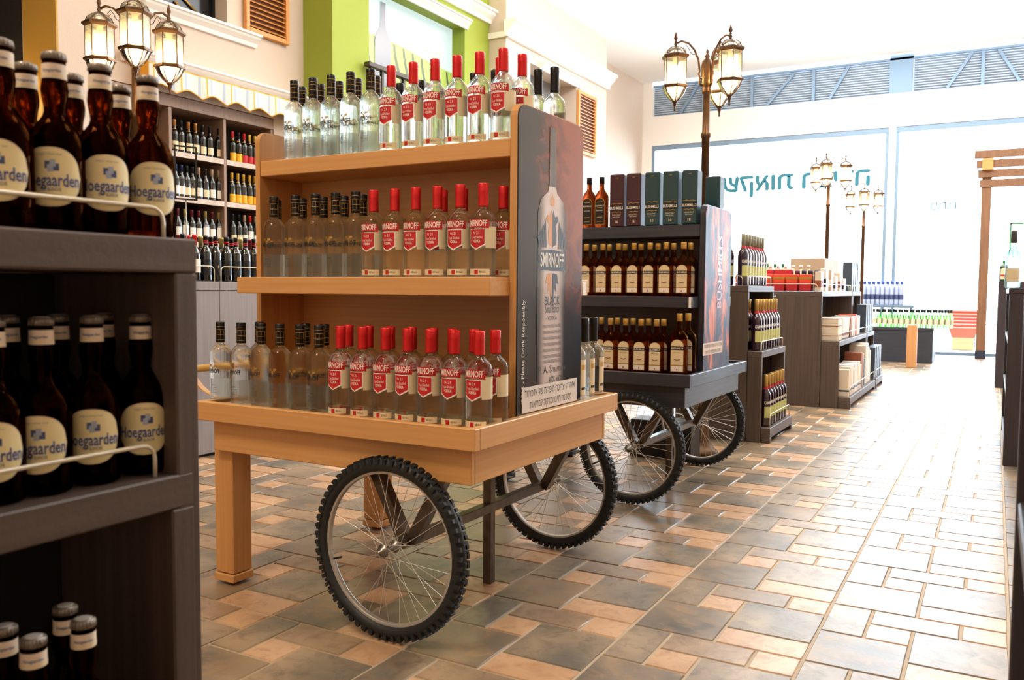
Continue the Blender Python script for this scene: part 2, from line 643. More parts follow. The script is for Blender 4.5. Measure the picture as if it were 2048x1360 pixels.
def tile_geo(b, x0, y0, w_, h_, mi, rnd=None):
    g, e, t = 0.0035, 0.004, 0.0
    x0, y0, x1, y1 = x0 + g, y0 + g, x0 + w_ - g, y0 + h_ - g
    j = (lambda: rnd.uniform(-0.0022, 0.0022)) if rnd else (lambda: 0.0)
    lo = [b.av(p + (-0.006,)) for p in ((x0, y0), (x1, y0), (x1, y1), (x0, y1))]
    # slightly uneven rounded top
    T = []
    ym = (y0 + y1) / 2
    pts = [(x0 + e, y0 + e), (x1 - e, y0 + e), (x1 - e + j(), ym), (x1 - e, y1 - e), (x0 + e, y1 - e), (x0 + e + j(), ym)]
    for p in pts:
        T.append(b.av((p[0], p[1], t)))
    b.face(T, mi)
    b.face((lo[0], lo[1], T[1], T[0]), mi)
    b.face((lo[1], lo[2], T[3], T[2], T[1]), mi)
    b.face((lo[2], lo[3], T[4], T[3]), mi)
    b.face((lo[3], lo[0], T[0], T[5], T[4]), mi)


tmesh = {}
rnd = random.Random(3)
for k, (a, c, w_, h_, tone) in enumerate(PIECES):
    b = MB()
    tile_geo(b, 0, 0, w_ * P / 4, h_ * P / 4, 0, rnd)
    tmesh[k] = b.mesh('tile', [TM[tone]])
cand = []
for i in range(-12, 7):
    for j in range(-9, 27):
        for k, (a, c, w_, h_, tone) in enumerate(PIECES):
            x = i * P + a * P / 4
            y = j * P + c * P / 4
            if y + h_ * P / 4 > GY - 0.05 or x < -7.1 or x > 4.0:
                continue
            cx, cy = x + w_ * P / 8, y + h_ * P / 8
            d_ = Vector((cx, cy, 0)) - CAM
            dep = d_.dot(fw)
            vis = False
            if dep > 0.4:
                u = 1024 + F_PX * d_.dot(R_) / dep
                v = 680 - F_PX * d_.dot(U_) / dep
                vis = -40 < u < 2080 and v < 1420 and not (u < 395 and v > 480)
            sz = (w_ * h_) / (dep ** 3) if vis else 0
            cand.append((sz, x, y, k))
cand.sort(key=lambda q: -q[0])
rest = MB()
rnd = random.Random(5)
for n_, (sz, x, y, k) in enumerate(cand):
    a, c, w_, h_, tone = PIECES[k]
    if n_ < 298 and sz > 0:
        link('tile', tmesh[k], fl_, (x, y, 0))
    else:
        tile_geo(rest, x, y, w_ * P / 4, h_ * P / 4, tone, rnd)
o = rest.build('tile_field', TM, fl_)
o['kind'] = 'stuff'

S('trim_pavement', PAVE, (-14, 10, GY + 0.02, 30, -0.12, -0.01))
S('ceiling', CEIL, (-7.2, 4.2, -5.0, GY, 5.6, 5.7))
S('wall_back', BEIGE, (-7.2, 4.2, -5.1, -5.0, -0.1, 5.6))
S('wall_right', BEIGE, (4.1, 4.2, -5.0, GY, -0.1, 5.6))

XW, XG, XB = -5.80, -5.377, -5.10
# near beige wall with a niche for the wine cabinet and a window opening
S('wall_left', BEIGE,
  (-6.25, XW, 1.72, 2.10, -0.1, 5.6), (-6.25, XW, 4.16, 4.627, -0.1, 5.6),
  (-6.25, XW, 2.10, 4.16, 2.98, 3.77), (-6.25, XW, 2.10, 2.67, 3.77, 5.6),
  (-6.25, XW, 3.53, 4.16, 3.77, 5.6), (-6.25, XW, 2.67, 3.53, 4.75, 5.6), (-6.30, -6.25, 1.72, 4.7, -0.1, 5.6))
S('wall_left_end', LAMPLITW, (-6.26, XW + 0.002, 1.70, 1.718, -0.1, 5.6))
S('wall_left_recess', DARKW, (-7.1, -7.0, -4.95, 1.7, -0.1, 5.6), (-7.1, -6.31, 1.72, 1.8, -0.1, 5.6))
S('wall_left_outer', BEIGE, (-7.3, -7.2, -5.1, GY, -0.1, 5.7))
# green portal
gy0, gy1, ry0, ry1 = 4.627, 7.966, 5.26, 7.32
S('wall_green_portal', GREEN,
  (-6.2, XG, gy0, ry0, -0.1, 5.6), (-6.2, XG, ry1, gy1, -0.1, 5.6), (-6.2, XG, ry0, ry1, 4.72, 5.6),
  (-6.2, XG - 0.24, ry0, ry1, -0.1, 4.72), (-6.2, XG, ry0, ry1, -0.1, 3.0))
# far beige wall with its own window opening
S('wall_left_far', BEIGE,
  (-6.2, XB, gy1, 8.7, -0.1, 5.6), (-6.2, XB, 8.7, 10.31, -0.1, 3.1), (-6.2, XB, 8.7, 10.31, 4.53, 5.6),
  (-6.2, XB, 10.31, 11.56, -0.1, 5.6), (-6.2, XB - 0.35, 8.7, 10.31, 3.0, 4.6), (-6.2, -5.72, 11.56, GY, -0.1, 5.6))
# mouldings
def crown(name, x, y0, y1, z0, z1, d_):
    b = MB()
    prof = [(x, z0), (x + d_ * .25, z0), (x + d_ * .35, z0 + (z1 - z0) * .3), (x + d_ * .75, z0 + (z1 - z0) * .62), (x + d_ * .8, z0 + (z1 - z0) * .78), (x + d_, z0 + (z1 - z0) * .82), (x + d_, z1), (x, z1)]
    b.prism([(p[0], p[1]) for p in prof], 1, y0, y1)
    return struct(b.build(name, WHITE))


crown('trim_1', XG, gy0, gy1 + 0.03, 4.93, 5.10, 0.15)
crown('trim_2', XB, gy1 - 0.06, 11.6, 4.72, 4.95, 0.2)
crown('trim_3', XW, 2.50, 3.90, 3.66, 3.78, 0.12)
crown('trim_4', XG, ry0 - 0.1, ry1 + 0.05, 4.70, 4.82, 0.10)
crown('trim_5', XB, 9.0, 10.45, 4.50, 4.62, 0.12)
crown('trim_6', XW, 2.3, 4.62, 3.17, 3.27, 0.16)
b = MB()
b.box(-6.2, XB + 0.05, gy1 - 0.03, gy1, 4.72, 4.80)
struct(b.build('trim_7', WHITE))

# windows in the left wall: a dark picture window and a plain one
w1 = S('window_1', mat('dark_window', rgb(24, 26, 34), 0.15), (-6.02, -6.0, 2.67, 3.53, 3.77, 4.75))
b = MB()
for (pts) in (((2.70, 3.98), (2.85, 4.03), (3.0, 3.96), (3.15, 3.99), (3.3, 3.9)), ((2.95, 4.06), (3.1, 4.1), (3.22, 4.05), (3.4, 4.06)), ((3.05, 3.93), (3.16, 3.84), (3.18, 3.80))):
    b.tube([(-5.985, p[0], p[1]) for p in pts], 0.012, 5)
b.build('painted_scroll', GOLD, w1)
b = MB()
b.box(-6.02, -5.97, 2.67, 2.70, 3.77, 4.75)
b.box(-6.02, -5.97, 3.50, 3.53, 3.77, 4.75)
b.build('window_frame', BLACKM, w1)
S('window_2', mat('grey_window', rgb(120, 124, 130), 0.2), (XB - 0.34, XB - 0.33, 8.7, 10.31, 3.1, 4.53))
# backlit picture in the green portal: hillside vines and a wine bottle silhouette
pic = thing('lightbox_picture', 'backlit vineyard picture with a grey wine bottle in the green portal', 'picture', (XG - 0.235, ry0, 3.0))
PSKY = mat('lightbox_sky', rgb(120, 140, 138), 0.3, emit=(0.80, 0.97, 0.95, 1), estr=0.7)
PFLD = mat('lightbox_field', rgb(110, 126, 40), 0.3, emit=(0.62, 0.80, 0.20, 1), estr=0.55)
PROW = mat('lightbox_rows', rgb(60, 76, 50), 0.3, emit=(0.25, 0.32, 0.22, 1), estr=0.12)
PBOT = mat('lightbox_bottle', rgb(112, 116, 128), 0.3, emit=(0.3, 0.32, 0.38, 1), estr=0.3)
PW, PH = ry1 - ry0, 1.72
b = MB()
b.box(0, 0.03, 0, PW, 0, PH)
b.build('sky_print', PSKY, pic)
b = MB()
top = lambda u: 1.20 - 0.04 * u + 0.03 * math.sin(5 * u)
N = 16
for k in range(N):
    u0, u1 = k / N, (k + 1) / N
    b.poly([(0.034, u0 * PW, 0.0), (0.034, u1 * PW, 0.0), (0.034, u1 * PW, top(u1)), (0.034, u0 * PW, top(u0))])
b.build('field_print', PFLD, pic)
b = MB()
for k in range(17):
    u0 = -0.45 + k * 0.095      # foot of the row; rows sweep together towards the upper left
    L, R2 = [], []
    for q in range(13):
        t = q / 12
        y = u0 + (0.30 + 0.45 * (1 - u0) * .3) * (1 - t) ** 1.6 + .05
        wd_ = 0.024 * (1.1 - .75 * t)
        ya, yb = max(0.0, min(1.0, y - wd_)), max(0.0, min(1.0, y + wd_))
        L.append((0.037, ya * PW, t * top(ya) * 0.985))
        R2.append((0.037, yb * PW, t * top(yb) * 0.985))
    for q in range(12):
        if R2[q][1] - L[q][1] > 1e-4 or R2[q + 1][1] - L[q + 1][1] > 1e-4:
            b.poly([L[q], R2[q], R2[q + 1], L[q + 1]])
b.build('vine_row_print', PROW, pic)
b = MB()
bp_ = [(-.11, .25), (.11, .25), (.11, .85), (.085, .97), (.045, 1.05), (.035, 1.15), (.035, 1.42), (-.035, 1.42), (-.035, 1.15), (-.045, 1.05), (-.085, .97), (-.11, .85)]
yb_ = on(0, XG - .195, 766, 90).y - ry0
hb_ = (on(0, XG - .195, 782, 90).y - on(0, XG - .195, 750, 90).y) / 2
b.poly([(0.04, yb_ + y / .11 * hb_, .42 + z * .86) for y, z in bp_])
b.build('bottle_print', PBOT, pic)
b = MB()
for i in range(7):
    for j in range(5):
        if (i + j) % 2 == 0:
            b.poly([(0.04, 1.45 + i * .05, 1.0 + j * .07), (0.04, 1.48 + i * .05, 1.0 + j * .07), (0.04, 1.48 + i * .05, 1.04 + j * .07), (0.04, 1.45 + i * .05, 1.04 + j * .07)])
b.build('emblem_print', mat('lightbox_emblem', rgb(190, 206, 120), 0.3, emit=(0.6, 0.75, 0.3, 1), estr=0.4), pic)

# dark railing in front of the picture
rl = thing('balcony_railing', 'dark brown balcony railing below the vineyard picture', 'railing', (XG + 0.07, 5.12, 0))
RW = mat('railing_wood', rgb(64, 46, 38), 0.5)
b = MB()
b.box(-0.03, 0.05, 0, 2.9, 3.70, 3.75, b=.004)
b.build('handrail', RW, rl)
b = MB()
b.box(-0.02, 0.03, 0.0, 2.9, 3.18, 3.22)
b.build('bottom_rail', RW, rl)
bm_ = MB(); bm_.box(-0.018, 0.018, -0.018, 0.018, 3.22, 3.70)
me_ = bm_.mesh('baluster', [RW])
for k in range(14):
    link('baluster', me_, rl, (0, 0.08 + k * 0.21, 0))
b = MB(); b.box(-0.06, 0.04, 0.0, 2.9, 3.10, 3.18); b.build('bracket', RW, rl)


def shutter(x, y0, y1, z0, z1, label, ns):
    t = thing('louvre_shutter', label, 'shutter', (x, y0, z0), group='louvred shutters on the left wall')
    W_, H_ = y1 - y0, z1 - z0
    fr = 0.05
    for q in ((0, .05, 0, fr, 0, H_), (0, .05, W_ - fr, W_, 0, H_)):
        b = MB(); b.box(*q, b=.004); b.build('stile', SHUT, t)
    for q in ((0, .05, fr, W_ - fr, 0, fr), (0, .05, fr, W_ - fr, H_ - fr, H_)):
        b = MB(); b.box(*q, b=.004); b.build('crosspiece', SHUT, t)
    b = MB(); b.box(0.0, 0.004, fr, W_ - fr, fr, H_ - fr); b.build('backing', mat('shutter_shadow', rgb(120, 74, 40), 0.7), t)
    b = MB(); b.bar((0.008, 0, 0), (0.042, 0, -0.02), W_ - 2 * fr, 0.008, upv=(0, 0, 1))
    me = b.mesh('slat', [SHUT])
    for k in range(ns):
        link('slat', me, t, (0, W_ / 2, fr + (k + 0.75) * (H_ - 2 * fr) / ns))
    return t


shutter(XW + .004, 3.74, 4.36, 3.80, 5.0, 'orange louvred shutter on the near beige wall, left of green portal', 22)
shutter(XB + .004, 10.315, 11.04, 3.44, 4.46, 'orange louvred shutter on the far beige wall, right of green portal', 17)

# shopfront: white header, corrugated band with braces, aluminium frames and panes
S('wall_front', WHITE, (-5.5, 3.9, GY, GY + 0.2, 4.26, 4.88), (-7.2, -5.5, GY, GY + 0.2, -0.1, 5.6), (3.9, 4.2, GY, GY + 0.2, -0.1, 5.6), (-5.5, 3.9, GY + .1, GY + 0.2, 5.52, 5.6))
b = MB()
nr = 14
for (x0, x1) in ((-5.5, -0.82), (-0.42, 4.0)):
    for k in range(nr):
        z = 4.88 + k * 0.046
        i = [b.av(p) for p in ((x0, GY + .14, z), (x1, GY + .14, z), (x1, GY + .10, z + .015), (x0, GY + .10, z + .015), (x1, GY + .10, z + .031), (x0, GY + .10, z + .031), (x1, GY + .14, z + .046), (x0, GY + .14, z + .046))]
        b.face((i[0], i[1], i[2], i[3])); b.face((i[3], i[2], i[4], i[5])); b.face((i[5], i[4], i[6], i[7]))
struct(b.build('trim_corrugated', CORR))
b = MB()
for (xa, xb_) in ((-4.9, -4.5), (-3.1, -2.55), (-1.9, -1.55), (0.15, 0.55), (1.3, 0.95), (2.2, 2.7), (-4.1, -3.8)):
    b.bar((xa, GY + .06, 4.9), (xb_, GY + .06, 5.5), 0.05, 0.05, upv=(0, 1, 0))
for xv in (-4.4, -3.4, -2.2, 0.72, 1.9):
    b.box(xv - .03, xv + .03, GY + .03, GY + .09, 4.88, 5.52)
b.box(-0.82, -0.42, GY + .02, GY + .1, 4.88, 5.60)
b.box(-5.5, 4.0, GY + .02, GY + .08, 5.5, 5.54)
struct(b.build('trim_braces', ALU))
for n_, (x0, x1) in enumerate(((-5.5, -0.80), (-0.68, 3.9))):
    b = MB()
    for q in ((x0, x1, GY + .02, GY + .10, 4.16, 4.26), (x0, x0 + .06, GY + .02, GY + .10, 0, 4.16), (x1 - .06, x1, GY + .02, GY + .10, 0, 4.16), (x0, x1, GY + .02, GY + .10, 0, .06)):
        b.box(*q, b=.005)
    w_ = struct(b.build('window_%d' % (n_ + 3), ALU))
    xm = (x0 + x1) / 2
    for (a, c) in ((x0 + .06, xm), (xm, x1 - .06)):
        b = MB(); b.box(a, c, GY + .055, GY + .061, .06, 4.16); b.build('pane', PANE, w_)
TEAL = mat('window_lettering', rgb(40, 120, 140), 0.5)
b = MB()
# lettering faces the street, so it reads mirrored from inside
pl = on(1, GY + .05, 1450, 372); pr_ = on(1, GY + .05, 1740, 352)
xs = pl.x - .35; xe = pr_.x
for (ox_, oz_) in ((0, 0), (.018, 0), (-.018, 0), (0, .014), (0, -.014)):
    b.text('הריבה תואקשמ', 0.50, lambda x, y: ((xs + xe) / 2 - x + ox_, GY + .05 + ox_ * .02 + oz_ * .03, (pl.z + pr_.z) / 2 + y + oz_), maxw=xe - xs)
tag(b.build('window_lettering', TEAL), 'teal mirrored Hebrew drinks lettering on the shopfront glass', 'lettering')
b = MB()
p_ = on(1, GY + .05, 1887, 412)
b.text('חתפ', 0.24, lambda x, y: (p_.x - x, GY + .05, p_.z + y))
tag(b.build('door_lettering', TEAL), 'small teal mirrored Hebrew letters on the glass by the timber post', 'lettering')
b = MB()
p0, p1 = on(1, GY + .04, 2020, 446), on(1, GY + .04, 2090, 600)
for q in ((p0.x, p0.x + .03, GY + .02, GY + .05, p1.z, p0.z), (p0.x, p1.x, GY + .02, GY + .05, p0.z - .03, p0.z), (p1.x - .03, p1.x, GY + .02, GY + .05, p1.z, p0.z), (p0.x, p1.x, GY + .02, GY + .05, p1.z, p1.z + .03)):
    b.box(*q)
tag(b.build('green_sign', mat('green_frame', rgb(60, 150, 70), 0.4)), 'thin green sign frame on the glass behind the tall clear bottle', 'sign')
#@@OBJECTS
# ------------------------------------------------------------------ bottle kinds (parts share mesh data)
class Kind:
    def __init__(s):
        s.parts = []

    def add(s, name, mb, mats, label=None):
        s.parts.append((name, mb.mesh(name, mats if isinstance(mats, list) else [mats]), label))


def spawn(kind, name, loc, rz, label, cat, group=None, parent_parts=True):
    t = thing(name, label, cat, loc, rz, group)
    for (pn, me, lb) in kind.parts:
        o = link(pn, me, t)
        if lb:
            o['label'] = lb
    return t


def lathe_part(prof, n=20, mi=0):
    b = MB()
    b.lathe(prof, n, mi)
    return b


def loft(b, rings, n=20, mi=0, ex=4.0):
    R = []
    for (hx, hy, z) in rings:
        ring = []
        e = ex if min(hx, hy) > 0.018 else 2.0
        for k in range(n):
            a = 2 * PI * (k + .5) / n
            c, s_ = math.cos(a), math.sin(a)
            q = (abs(c) ** e + abs(s_) ** e) ** (-1 / e)
            ring.append(b.av((hx * c * q, hy * s_ * q, z)))
        R.append(ring)
    for i in range(len(R) - 1):
        for k in range(n):
            k2 = (k + 1) % n
            b.face((R[i][k], R[i][k2], R[i + 1][k2], R[i + 1][k]), mi, True)
    b.face(R[0][::-1], mi)
    b.face(R[-1], mi)


# --- vodka bottles
VPROF = [(0.036, 0.0), (0.0425, 0.004), (0.0435, 0.012), (0.0435, 0.186), (0.0425, 0.197), (0.038, 0.209), (0.030, 0.219), (0.0205, 0.227), (0.0165, 0.233), (0.0155, 0.244)]


def cap_mesh(r, z0, z1, gold=False):
    b = MB()
    b.lathe([(r * .98, z0), (r, z0 + .004), (r * .97, z1 - .028), (r * 1.03, z1 - .024), (r * .97, z1 - .021), (r * 1.04, z1 - .016), (r * .98, z1 - .012), (r * 1.04, z1 - .003), (r * .9, z1)], 18)
    if gold:
        for z in (z0 + .010, z0 + .030, z0 + .050, z1 - .018):
            b.lathe([(r * 1.04, z, 1), (r * 1.06, z + .0006, 1), (r * 1.04, z + .0012, 1)], 18, 1, caps=False)
        for k in range(8):
            a = k * PI / 4
            b.tube([(r * 1.03 * math.cos(a), r * 1.03 * math.sin(a), z0 + .004), (r * 1.01 * math.cos(a), r * 1.01 * math.sin(a), z1 - .03)], .0004, 3, 1)
    return b


RV = Kind()
RV.add('glass_body', lathe_part(VPROF), CLEAR)
RV.add('cap', cap_mesh(0.0178, 0.236, 0.315), REDCAP, 'red screw cap')
b = MB()
r = 0.0442
b.patch(r, -1.0, 1.0, 0, 0, 0, 14, zb=lambda t: .165 - .004 * t * t, zt=lambda t: .192 - .004 * t * t)
b.patch(r, -0.66, 0.66, 0, 0, 0, 10, zb=lambda t: .094 + .016 * abs(t), zt=lambda t: .158)
b.patch(r - .0002, -0.73, 0.73, 0, 0, 1, 10, zb=lambda t: .090 + .016 * abs(t), zt=lambda t: .1605)
b.text('SMIRNOFF', .0285, cyl_fn(r + .0005, 0, .1775), 1, .016, .076)
b.text('N 21', .013, cyl_fn(r + .0005, 0, .146), 1, 0, .03)
b.text('Triple Distilled', .012, cyl_fn(r + .0005, 0, .131), 1, 0, .044)
b.text('VODKA', .013, cyl_fn(r + .0005, 0, .118), 1, .014, .030)
b.patch(r - .0003, .74, 2.5, .096, .168, 2, 10)
b.patch(r, -1.1, 1.1, .006, .026, 2, 12)
b.patch(r + .0004, -.16, .16, .008, .023, 0, 3)
b.text('RED No.21', .010, cyl_fn(r + .0005, .5, .016), 3, 0, .02)
RV.add('printed_label', b, [LRED, LWHITE, LCREAM, LSMOKE], 'red banner and shield label')

BV = Kind()
BV.add('glass_body', lathe_part([(p[0] * .97, p[1]) for p in VPROF]), CLEAR)
BV.add('cap', cap_mesh(0.0176, 0.235, 0.315, True), [BLKCAP, GOLD], 'black screw cap with thin gold lines')
b = MB()
r = .0428
b.text('SMIRNOFF', .022, cyl_fn(r + .0004, 0, .124), 0, .03, .060)
b.text('BLACK', .007, cyl_fn(r, 0, .070), 0, 0, .02)
for k, z in enumerate((.060, .054, .048, .042)):
    b.text('triple distilled small batch vodka', .005, cyl_fn(r, 0, z), 2, 0, .034)
for sx in (-1, 1):   # small winged crest
    for q in range(4):
        b.poly([cyl_fn(r, 0, .138)(sx * (.004 + q * .0035), .001 * q), cyl_fn(r, 0, .138)(sx * (.0068 + q * .0035), .002 + .002 * q), cyl_fn(r, 0, .138)(sx * (.008 + q * .0035), .014 - q * .001), cyl_fn(r, 0, .138)(sx * (.005 + q * .003), .010)], 1)
b.poly([cyl_fn(r, 0, .124)(-.004, 0), cyl_fn(r, 0, .124)(.004, 0), cyl_fn(r, 0, .124)(.003, .016), cyl_fn(r, 0, .124)(-.003, .016)], 1)
b.patch(r, 2.1, 4.2, .006, .090, 3, 10)
BV.add('printed_label', b, [LBLACK, GOLD, LSMOKE, FROST], 'dark crest print on clear glass')

# plain clear bottles with white/gold paper (other side of the cart)
CV = Kind()
CV.add('glass_body', lathe_part(VPROF), CLEAR)
CV.add('cap', cap_mesh(0.0178, 0.236, 0.335), BLKCAP, 'black cap')
b = MB()
b.patch(.0441, -.5, .5, .03, .17, 0, 8)
b.patch(.0443, -.35, .35, .05, .06, 1, 6)
b.patch(.0443, -.35, .35, .13, .15, 2, 6)
CV.add('printed_label', b, [LCREAM, LBLACK, GOLD], 'tall cream paper label')

# --- brown wheat beer bottle
HB = Kind()
HB.add('glass_body', lathe_part([(.027, 0), (.0325, .003), (.0340, .010), (.0340, .028), (.0348, .034), (.0348, .106), (.0335, .118), (.0290, .131), (.0215, .142), (.0150, .151), (.0132, .158), (.0140, .166), (.0160, .176), (.0168, .185), (.0160, .193), (.0148, .199), (.0146, .217), (.0138, .222), (.0148, .2245), (.0132, .227)], 24), AMBER)
b = MB()
b.lathe([(.0140, .2232), (.0150, .2238), (.0146, .2300), (.0135, .2330), (.010, .2345)], 21, 0)
b.lathe([(.0110, .2343), (.009, .2350), (.0001, .2352)], 21, 1)
for k in range(21):
    a = 2 * PI * k / 21
    b.tube([(.0150 * math.cos(a), .0150 * math.sin(a), .2236), (.0140 * math.cos(a), .0140 * math.sin(a), .2325)], .0009, 4, 0)
HB.add('crown_cap', b, [CAPDK, CAPWH], 'crimped crown cap')
b = MB()
r = .0352
ov = lambda t: math.sqrt(max(0.0, 1 - (abs(t) ** 2.4)))
b.patch(r, -1.12, 1.12, 0, 0, 1, 22, zb=lambda t: .0690 - .038 * ov(t), zt=lambda t: .0690 + .038 * ov(t))
b.patch(r + .0002, -1.07, 1.07, 0, 0, 0, 22, zb=lambda t: .0690 - .0362 * ov(t), zt=lambda t: .0690 + .0362 * ov(t))
b.text('Hoegaarden', .0230, cyl_fn(r + .0004, 0, .0640), 3, .040, .0745)
b.text('Hoegaarden', .0230, cyl_fn(r + .0007, 0, .0640), 2, .018, .073)
b.text('WIT - BLANCHE', .0062, cyl_fn(r + .0004, 0, .0525), 2, .01, .026)
b.text('belgian wheat beer', .0042, cyl_fn(r + .0004, 0, .098), 4, 0, .03)
for (dx, dz, m_) in ((-.006, .0795, 2), (.0, .0815, 5), (-.0030, .0750, 5), (.004, .0765, 2)):
    f_ = cyl_fn(r + .0004 + (.0002 if m_ == 5 else 0), 0, dz)
    b.poly([f_(dx, 0), f_(dx + .0070, 0), f_(dx + .0070, .0095), f_(dx, .0095)], m_)
HB.add('front_label', b, [mat('beer_label_cream', rgb(240, 224, 168), .5), LCREAM, LBLUE, LWHITE, LGREY, mat('label_steel', rgb(170, 180, 196), .5)], 'cream oval beer label with blue lettering')
b = MB()
b.lathe([(.0153, .1985, 0), (.0151, .207, 0), (.0149, .2175, 0)], 20, 0, caps=False)
b.text('Hoegaarden', .0058, cyl_fn(.0158, 0, .2085), 1, .01, .024)
b.lathe([(.0155, .2015, 2), (.0155, .2025, 2)], 20, 2, caps=False)
HB.add('neck_label', b, [mat('neck_paper', rgb(232, 214, 190), .55), LBLUE, LYEL], 'pale neck label')


# --- wine bottles
def wine(glass, cap, labels, H=.315):
    k = Kind()
    k.add('glass_body', lathe_part([(.030, 0), (.0365, .004), (.037, .012), (.037, .175), (.0355, .190), (.029, .207), (.020, .222), (.0155, .238), (.0140, .255), (.0140, .275)], 16), glass)
    b = MB()
    b.lathe([(.0152, .245), (.0150, .300), (.0162, .302), (.0158, H), (.010, H + .001)], 16)
    k.add('foil_cap', b, cap)
    b = MB()
    ms = []
    for (z0, z1, aw, m_) in labels:
        if m_ not in ms: ms.append(m_)
        if z0 > .2:   # neck band
            b.lathe([(.0245 - (z0 - .21) * .35, z0, ms.index(m_)), (.0245 - (z1 - .21) * .35, z1, ms.index(m_))], 16, ms.index(m_), caps=False)
        else:
            b.patch(.0374, -aw, aw, z0, z1, ms.index(m_), 8)
    k.add('paper_label', b, ms)
    return k


W_CREAM_GOLD = wine(DKGL, mat('foil_amber', rgb(196, 130, 60), .35, .4), [(.03, .105, 1.2, LCREAM), (.2155, .235, 1, GOLD)])
W_CREAM_DARK = wine(DKGL, mat('foil_dark', rgb(26, 22, 24), .35, .3), [(.03, .10, 1.1, LCREAM)])
W_CREAM_BLUE = wine(DKGL, mat('foil_navy', rgb(40, 50, 84), .35, .3), [(.03, .11, 1.1, LWHITE)])
W_CREAM_TAN = wine(DKGL, mat('foil_tan', rgb(196, 170, 140), .4, .2), [(.03, .11, 1.1, LWHITE)])
W_YEL_RED = wine(DKGL, REDCAP, [(.01, .095, 1.4, LORNG), (.2155, .235, 1, LORNG)])
W_YEL_BLK = wine(DKGL, BLKCAP, [(.01, .095, 1.4, LORNG), (.2155, .235, 1, LORNG)])
W_RED_RED = wine(DKGL, REDCAP, [(.01, .085, 1.4, LRED), (.2155, .235, 1, LORNG)])
W_YEL_YEL = wine(DKGL, mat('foil_yellow', rgb(230, 180, 60), .4, .2), [(.01, .095, 1.4, LORNG), (.2155, .235, 1, LORNG)])
W_RED_YEL = wine(DKGL, mat('foil_yellow_pale', rgb(226, 190, 90), .4, .2), [(.01, .085, 1.4, LRED), (.2155, .232, 1, mat('label_orange', rgb(220, 110, 40), .5))])
W_RED_CAP = wine(DKGL, REDCAP, [(.06, .15, 1.1, LWHITE)])
W_BORDO = wine(DKGL, mat('foil_burgundy', rgb(110, 24, 40), .35, .3), [(.05, .14, 1.1, LWHITE)])
W_SPIRAL = wine(DKGL, mat('foil_olive', rgb(176, 158, 90), .4, .3), [(.05, .16, 1.2, LWHITE), (.16, .18, .9, LGREY)])
WB = Kind()   # tall black bottle with red neck bands and a gold feather mark
WB.add('glass_body', lathe_part([(.030, 0), (.0365, .004), (.037, .012), (.037, .190), (.0345, .205), (.027, .222), (.0185, .238), (.0145, .252), (.0140, .275)], 16), DKGL)
b = MB()
b.lathe([(.0155, .232 + .012), (.0152, .300), (.0163, .302), (.0158, .315), (.010, .316)], 16, 0)
b.lathe([(.0165, .262, 1), (.0165, .268, 1)], 16, 1, caps=False)
b.lathe([(.0165, .274, 1), (.0165, .280, 1)], 16, 1, caps=False)
WB.add('foil_cap', b, [BLKCAP, LRED])
b = MB()
b.patch(.0374, -1.0, 1.0, .045, .150, 0, 8)
for q in range(3):
    f_ = cyl_fn(.0379, 0, .09 + q * .007)
    b.poly([f_(-.022, -.006), f_(.004, 0), f_(.024, .016 - q * .002), f_(.002, .006)], 1)
WB.add('paper_label', b, [LBLACK, GOLD])


# --- bitter bottles (dark, lettered)
def bitter(cap, glass=DKRED, H=.40, word='CAMPARI'):
    k = Kind()
    q = H / .315
    k.add('glass_body', lathe_part([(r_, z_ * q) for r_, z_ in [(.034, 0), (.0405, .004), (.041, .012), (.041, .180), (.039, .196), (.031, .212), (.020, .226), (.0150, .242), (.0145, .275)]], 16), glass)
    b = MB()
    b.lathe([(.0165, .244 * q), (.0163, H - .003), (.0145, H)], 14)
    k.add('cap', b, cap)
    b = MB()
    b.text(word, .034, cyl_fn(.0418, 0, .185), 0, .014, .074)
    b.patch(.0416, -.85, .85, .070, .155, 1, 8)
    b.lathe([(.0200, .226 * q, 2), (.0158, .243 * q, 2)], 14, 2, caps=False)
    k.add('paper_label', b, [LWHITE, LOLIVE, CARDR])
    return k


CB1 = bitter(CAPGR, mat('plum_glass', rgb(38, 18, 44), .06, 0, .7, coat=.6))
CB2 = bitter(GOLDCAP)


